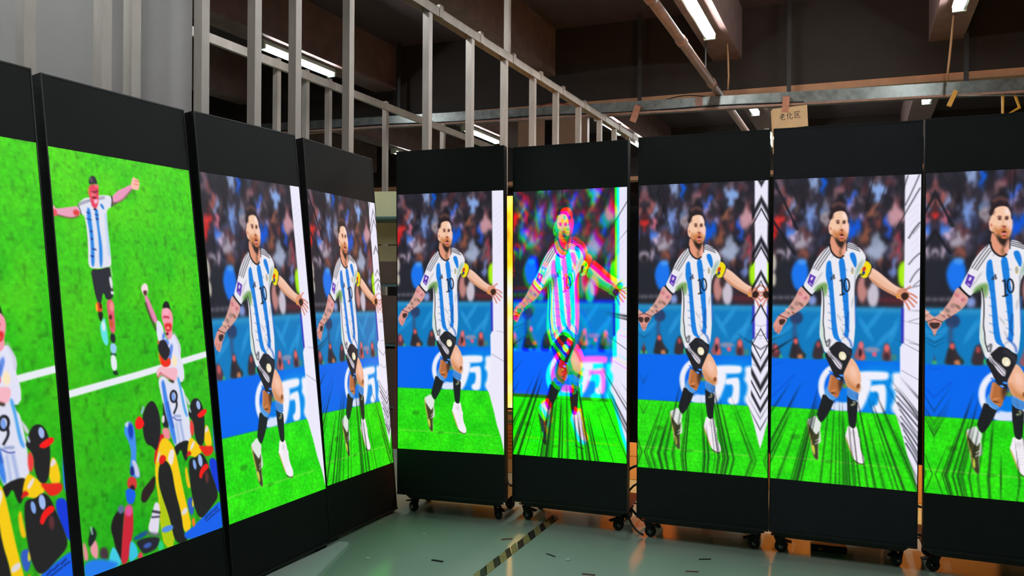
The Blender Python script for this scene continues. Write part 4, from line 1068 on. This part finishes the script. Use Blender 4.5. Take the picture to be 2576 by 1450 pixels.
DIM = {'R': (1.952, .2496, 1.7093), 'L': (2.063, .2604, 1.7995)}
WB, WS, TH = .649, .640, .052
SHELL = {}
for kk, (Hb, s0, s1) in DIM.items():
    d = {}
    b = MB().box(-WB / 2, WB / 2, .004, TH, 0, Hb)
    d['back_shell'] = b.mesh('back_shell', 'black')
    d['side_rail'] = MB().box(0, (WB - WS) / 2, -.003, TH + .002, 0, Hb + .002).mesh('side_rail', 'black')
    d['top_cap'] = MB().box(-WB / 2, WB / 2, -.003, TH + .002, Hb, Hb + .006).mesh('top_cap', 'black')
    for m_ in ('panel', 'panel_l', 'panel_b'):
        d['top_' + m_] = MB().box(-WS / 2, WS / 2, -.001, .004, s1, Hb).mesh('top_mask', m_)
        d['bot_' + m_] = MB().box(-WS / 2, WS / 2, -.001, .004, 0, s0).mesh('bottom_mask', m_)
    d['sill'] = MB().box(-WB / 2, WB / 2, -.006, TH + .002, -.012, 0).mesh('sill', 'black')
    SHELL[kk] = d
BASE = MB()
hw, y0, y1 = .322, .045, .40
BASE.v = [(-hw, y0, .135), (hw, y0, .135), (hw, y1, .135), (-hw, y1, .135), (-hw + .05, y0 + .01, .09), (hw - .05, y0 + .01, .09), (hw - .05, y1 - .01, .09), (-hw + .05, y1 - .01, .09)]
BASE.f = [(0, 1, 2, 3), (7, 6, 5, 4), (1, 0, 4, 5), (2, 1, 5, 6), (3, 2, 6, 7), (0, 3, 7, 4)]
BASE.box(-.02, .02, TH, TH + .02, .135, .6)
BASE_ME = BASE.mesh('base', 'black')
BRACE = MB()
BRACE.tube([(0, .36, .14), (0, TH + .01, .75)], .011, 8)
BRACE_ME = BRACE.mesh('brace', 'black')

def poster(key, kind, x, y, yaw, lean, rl, label, m_top, m_bot, group=None):
    Hb, s0, s1 = DIM[kind]
    d = SHELL[kind]
    zb = .14 if kind == 'R' else .03
    if kind == 'L':
        r = obj('led_poster', None, None, (x, y, zb))
        r.matrix_world = Matrix.Translation((x, y, zb)) @ Matrix.Rotation(math.radians(yaw), 4, 'Z') @ Matrix.Rotation(-math.radians(lean), 4, 'X') @ Matrix.Rotation(-math.radians(rl), 4, 'Y')
        bl, br = (0, 0, 0), None
    else:
        r = obj('led_poster', None, None, (x, y, 0), (0, 0, math.radians(yaw)))
        bl, br = (0, 0, zb), (0, -math.radians(rl), 0)
    tag(r, label, 'LED display', group)
    def part(nm, me, l=(0, 0, 0)):
        o = obj(nm, me, r)
        o.matrix_local = Matrix.Translation(bl) @ (Matrix.Rotation(br[1], 4, 'Y') if br else Matrix()) @ Matrix.Translation(l)
        return o
    part('back_shell', d['back_shell'])
    part('side_rail', d['side_rail'], (WS / 2, 0, 0)); part('side_rail', d['side_rail'], (-WB / 2, 0, 0))
    part('top_cap', d['top_cap'])
    part('top_mask_panel', d['top_' + m_top])
    part('bottom_mask_panel', d['bot_' + m_bot])
    part('sill', d['sill'])
    sc = part('screen', screen_mesh('screen', pics[key], -WS / 2, WS / 2, s0, s1, 'led'))
    sc['label'] = 'lit LED picture of the display'
    if kind == 'R':
        obj('wheel_base', BASE_ME, r)
        for bx in (-.2, .2):
            obj('brace', BRACE_ME, r, (bx, 0, 0))
        rr = random.Random(hash(key) % 1000 if False else sum(map(ord, key)))
        for cx_, cy_ in ((-.272, .115), (.25, .115), (-.272, .34), (.25, .34)):
            cs = obj('caster', CAST[2], r, (cx_, cy_, 0), (0, 0, rr.uniform(-.9, .9) + (math.pi if rr.random() < .5 else 0)))
            obj('wheel', CAST[0], cs); obj('hub', CAST[1], cs); obj('brake_pedal', CAST[3], cs)
    else:
        for fx in (-.30, .24):
            obj('rubber_foot', MB().box(fx, fx + .06, .01, .05, -.03, -.012).mesh('rubber_foot', 'rubber'), r)
    return r

GL, GR = 'LED posters leaning in a row against the stud frame', 'LED posters standing on wheels in a row'
poster('L1', 'L', -1.596, 2.352, 65.6, 7.6, .2, 'leaning LED poster with cropped pitch scene, next to the arms-spread player poster', 'panel_l', 'panel_l', GL)
poster('L2', 'L', -1.322, 2.986, 65.6, 7.6, .2, 'leaning LED poster showing arms-spread player on pitch above capped photographers', 'panel_l', 'panel_l', GL)
poster('L3', 'L', -1.047, 3.621, 64.1, 6.2, .89, 'leaning LED poster with clean player picture, between pitch scene poster and streaked poster', 'panel_l', 'panel_l', GL)
poster('L4', 'L', -.793, 4.245, 67.2, 5.8, -.84, 'leaning LED poster with streaked player picture at the corner gap', 'panel_l', 'panel_l', GL)
R1 = poster('R1', 'R', -.341, 4.367, -16.8, 0, .57, 'upright wheeled LED poster with clean unstreaked player picture', 'panel', 'panel', GR)
R2 = poster('R2', 'R', .312, 4.201, -21.0, 0, .25, 'upright wheeled LED poster with red and green split-colour player picture', 'panel', 'panel', GR)
R3 = poster('R3', 'R', .957, 3.909, -20.4, 0, .06, 'upright wheeled LED poster whose white goalpost breaks into mirrored zigzags', 'panel', 'panel', GR)
R4 = poster('R4', 'R', 1.566, 3.679, -21.2, 0, -.38, 'upright wheeled LED poster with straight dark streaks, below the hanging sign', 'panel_b', 'panel_b', GR)
R5 = poster('R5', 'R', 2.184, 3.420, -22.8, 0, .02, 'upright wheeled LED poster at the open end of the wheeled row', 'panel', 'panel', GR)

# ================================================================== ageing rack: orange LED panel and cartons, plus unseen panels added for warm light
def orange_picture(seed):
    nx, ny = 40, 92
    a = vnoise(ny + 1, nx + 1, 9, 5, seed); b = vnoise(ny + 1, nx + 1, 22, 8, seed + 1)
    k = np.clip(a * .9 + b * .4 - .1, 0, 1)[..., None]
    c0, c1, c2 = np.array([.72, .22, .03]), np.array([1., .62, .08]), np.array([1., .93, .72])
    return np.where(k < .5, c0 + (c1 - c0) * k * 2, c1 + (c2 - c1) * (k - .5) * 2)
def led_panel(x, y, yaw, z0, z1, seed, label, feet=True, m_='led_amber'):
    r = obj('led_display', None, None, (x, y, 0), (0, 0, math.radians(yaw)))
    tag(r, label, 'LED panel')
    obj('cabinet', MB().box(-.325, .325, .004, .07, z0 - .01, z1 + .01).mesh('cabinet', 'black'), r)
    s = obj('screen', screen_mesh('orange_screen', orange_picture(seed), -.32, .32, z0, z1, m_, -.001), r)
    s['label'] = 'bright orange LED picture'
    if feet:
        for sx in (-.29, .25):
            obj('support_leg', MB().box(sx, sx + .04, .005, .065, .0, z0 - .01).box(sx, sx + .04, -.10, .20, .0, .03).mesh('support_leg', 'black'), r)
    return r
led_panel(.02, 5.52, -14, .46, 1.97, 31, 'bright orange LED panel seen in the slit beside the split-colour poster', False, 'led_orange')
led_panel(.93, 4.66, 160, .40, 1.80, 37, 'unseen orange LED panel added for warm light, facing backwards behind the zigzag poster')
led_panel(1.62, 4.38, 158, .40, 1.80, 41, 'unseen orange LED panel added for warm light, facing backwards behind the poster below the sign')

led_panel(2.30, 4.12, 157, .40, 1.80, 43, 'unseen orange LED panel added for warm light, facing backwards behind the poster at the open end')

def carton(x, y, z, w, dp, h, yaw, m, label, tape='card_b', flaps=False, slats=False):
    r = obj('carton', None, None, (x, y, z), (0, 0, math.radians(yaw)))
    tag(r, label, 'carton')
    o = obj('box_body', MB().box(-w / 2, w / 2, 0, dp, 0, h).mesh('box_body', m), r)
    bevel(o, .006)
    if tape:
        obj('tape', MB().box(-.03, .03, -.001, dp + .001, h, h + .001).box(-.03, .03, -.0015, -.0005, h * .7, h).mesh('tape', tape), r)
    if flaps:
        obj('flap', MB().box(-w / 2, w / 2, -.004, .0, h, h + .14, Matrix.Translation((0, 0, 0)) @ Matrix.Rotation(math.radians(8), 4, 'X')).mesh('flap', m), r)
    if slats:
        for i in range(8):
            obj('slat', MB().box(-w / 2, w / 2, -.006, -.0005, h * (.08 + .11 * i), h * (.08 + .11 * i) + h * .08).mesh('slat', m), r)
    return r
# under the orange panel
carton(.02, 5.5, 0, .62, .3, .10, -14, 'card_b', 'beige carton on the floor under the orange panel')
carton(.02, 5.5, .102, .60, .28, .24, -14, 'card_o', 'slatted orange carton below the orange panel', None, slats=True)
o = carton(.02, 5.5, .344, .62, .28, .10, -14, 'card_b', 'beige carton banded with green tape right below the orange panel', None)
for gz in (.01, .07):
    obj('green_band', MB().box(-.312, .312, -.002, 0, gz, gz + .022).mesh('green_band', 'greentape'), o)
# stack in the slit beside the zigzag poster
ZG = [(.0, .16, .52, 'card_b', 'beige carton at the foot of the stack beside the zigzag poster'),
      (.162, .10, .46, 'card_b', 'thin beige carton second from the floor in the bright stack'),
      (.264, .27, .50, 'card_o', 'orange carton under the red carton in the bright stack'),
      (.536, .32, .48, 'card_r', 'red carton in the middle of the bright stack'),
      (.858, .10, .50, 'card_o', 'flat orange carton on the red carton'),
      (.96, .13, .50, 'card_o', 'open orange carton on top of the bright stack')]
for i, (z_, h_, w_, m_, lab) in enumerate(ZG):
    carton(.86, 5.32, z_, w_, .4, h_, -16 + 2 * (i % 2), m_, lab, 'card_b' if m_ != 'card_r' else None, flaps=(i == 5))
# cartons behind the right hand slits
carton(1.9, 5.0, 0, .55, .4, .5, -20, 'card', 'large brown carton on the floor behind the poster below the sign')
carton(1.88, 5.0, .502, .5, .4, .42, -17, 'card_b', 'beige carton stacked on the large brown carton')
carton(2.62, 4.72, 0, .6, .4, .62, -22, 'card', 'large brown carton behind the slit at the open end')
carton(2.62, 4.72, .622, .55, .4, .4, -20, 'card_d', 'dark carton on the large brown carton at the open end')

# rack with cream back and dark cartons seen in the corner gap
rk = obj('storage_rack', None, None, (-1.12, 6.75, 0), (0, 0, math.radians(-8)))
tag(rk, 'storage rack with cream back panels and teal shelf edges in the corner gap', 'rack')
for sx in (-.55, .55):
    for sy_ in (0, .46):
        obj('upright', MB().box(sx - .02, sx + .02, sy_, sy_ + .04, 0, 2.25).mesh('upright', 'teal'), rk)
for (a, b) in ((1.36, 1.70), (1.71, 1.93), (1.94, 2.2)):
    obj('back_panel', MB().box(-.53, .53, .40, .42, a, b).mesh('back_panel', 'cream'), rk)
for zz in (.28, .82, 1.34, 1.93):
    obj('shelf', MB().box(-.53, .53, .0, .5, zz - .02, zz).mesh('shelf', 'teal'), rk)
for (z_, h_, lab, m_) in ((0, .25, 'dark brown carton on the floor under the storage rack', 'card_d'), (.28, .5, 'dark brown carton on the lower rack shelf', 'card_d'), (.82, .42, 'dark brown carton on the middle rack shelf', 'card_d'), (1.34, .2, 'small dark carton in front of the cream panels', 'card_d')):
    carton(-1.14, 6.76, z_, .95 if z_ < 1.3 else .5, .36, h_, -8, m_, lab, None)
lb = obj('leaning_board', MB().box(-.03, .03, 0, .02, 0, 1.15).mesh('leaning_board', 'card_red'), None, (-.94, 6.3, 0), (math.radians(-6), 0, math.radians(-6)))
tag(lb, 'narrow reddish board leaning in the corner gap', 'board')

# ================================================================== things on the floor
wbp = [(-.93, 2.95), (-.824, 3.95), (-.872, 3.958), (-1.075, 3.53), (-1.19, 3.27), (-1.02, 2.9)]
wb_o = obj('white_sheet', MB().prism(wbp, .001, .014).mesh('white_sheet', 'whiteboard'))
tag(wb_o, 'white flat sheet lying on the floor before the leaning posters', 'sheet')

tp = obj('hazard_tape', None, None, (0, 0, 0))
tag(tp, 'worn yellow and black hazard tape strip on the green floor', 'tape')
ta, tb = Vector((-.185, 3.44, 0)), Vector((.245, 4.42, 0))
td = (tb - ta).normalized(); tn = Vector((td.y, -td.x, 0))
Lt = (tb - ta).length
s = 0.0
i = 0
r = random.Random(3)
while s < Lt:
    ln = r.uniform(.06, .085)
    if not (.66 < s < .70 or .42 < s < .44 or .90 < s < .93):
        w2 = .029
        e0, e1 = r.uniform(-.006, .006), r.uniform(-.006, .006)
        sk_ = .105
        q = [ta + td * (s + e0) + tn * w2, ta + td * (s + ln + e1) + tn * w2, ta + td * (s + ln + sk_ + e1) - tn * (w2 + r.uniform(-.006, .003)), ta + td * (s + sk_ + e0) - tn * (w2 + r.uniform(-.008, .003))]
        b = MB().prism([(v.x, v.y) for v in q][::-1] if False else [(v.x, v.y) for v in q], .0004, .0012)
        obj('tape_piece', b.mesh('tape_piece', 'tape_k' if i % 2 else 'tape_y'), tp)
    s += ln
    i += 1

def scrap(x, y, pts, m_, label, h=.004, yaw=0.0):
    o = obj('floor_scrap', MB().prism(pts, .0005, h).mesh('floor_scrap', m_), None, (x, y, 0), (0, 0, yaw))
    return tag(o, label, 'scrap')
strip = [(-.03, -.003), (.028, -.005), (.032, .002), (-.01, .005), (-.028, .003)]
chip = [(-.012, -.008), (.004, -.012), (.014, .0), (.004, .010), (-.01, .006)]
scrap(-.35, 3.717, strip, 'debris_d', 'dark narrow scrap strip on the floor left of the hazard tape', .006, -.35)
scrap(-.459, 4.123, chip, 'debris_w', 'white paper chip on the floor before the clean wheeled poster')
scrap(-.689, 3.749, chip, 'debris_w', 'pale chip on the floor near the white sheet')
scrap(.198, 3.81, strip, 'debris_d', 'grey smudge of scrap right of the hazard tape', .003, -.8)
scrap(.278, 3.739, chip, 'debris_w', 'curled white scrap right of the hazard tape', .008)
scrap(.358, 3.554, strip, 'debris_r', 'reddish splinter on the floor before the split-colour poster', .004, -.2)
scrap(-.019, 4.047, strip, 'debris_r', 'thin brown splinter lying across the orange floor reflection', .004, .25)
scrap(.943, 4.034 - .27, strip, 'debris_d', 'dark scrap strip before the zigzag poster', .004, .1)
scrap(.843, 3.60, strip, 'debris_r', 'brown scrap on the floor before the zigzag poster', .003, -.1)
scrap(1.245, 3.70, [(-.06, -.002), (.06, .012), (.06, .015), (-.06, .002)], 'debris_w', 'thin pale thread on the floor between two posters', .002, .3)
# black object on the floor under the poster below the sign
ao = obj('power_adapter', None, None, (1.60, 3.90, 0), (0, 0, math.radians(-18)))
tag(ao, 'black power adapter on the floor under the poster below the sign', 'adapter')
bevel(obj('adapter_body', MB().box(-.085, .085, -.03, .03, .001, .034).mesh('adapter_body', 'blackshoe'), ao), .008)
obj('adapter_label', MB().box(-.05, -.03, -.0305, -.03, .008, .024).mesh('adapter_label', 'card_o'), ao)

def arc(p0, p1, p2, p3, n=14):
    p0, p1, p2, p3 = map(Vector, (p0, p1, p2, p3))
    return [tuple(p0 * (1 - t) ** 3 + p1 * 3 * t * (1 - t) ** 2 + p2 * 3 * t * t * (1 - t) + p3 * t ** 3) for t in np.linspace(0, 1, n)]
cable('power_cord', arc((.70, 4.18, .36), (.56, 4.20, .36), (.60, 4.25, .10), (.76, 4.32, .012)), .007, 'cable', 'black power cord looping beside the base', parent=R3)
cable('power_cord', arc((.72, 4.22, .26), (.58, 4.24, .24), (.62, 4.2, .02), (.70, 4.10, .012)), .006, 'cable', 'lower black power cord hanging at the base', parent=R3)
cable('power_cord', arc((1.93, 3.72, .30), (1.95, 3.68, .26), (1.97, 3.66, .30), (2.0, 3.70, .32)), .006, 'cable', 'black power cord bridging the slit', parent=R5)
cable('power_cord', arc((1.91, 3.72, .17), (1.94, 3.66, .14), (1.97, 3.66, .15), (2.0, 3.70, .17)), .006, 'cable', 'lower black power cord in the slit', parent=R5)
cable('power_cord', arc((-.02, 4.42, .22), (.0, 4.36, .16), (.03, 4.36, .24), (.06, 4.40, .2)), .006, 'cable', 'black power cord in the slit', parent=R1)
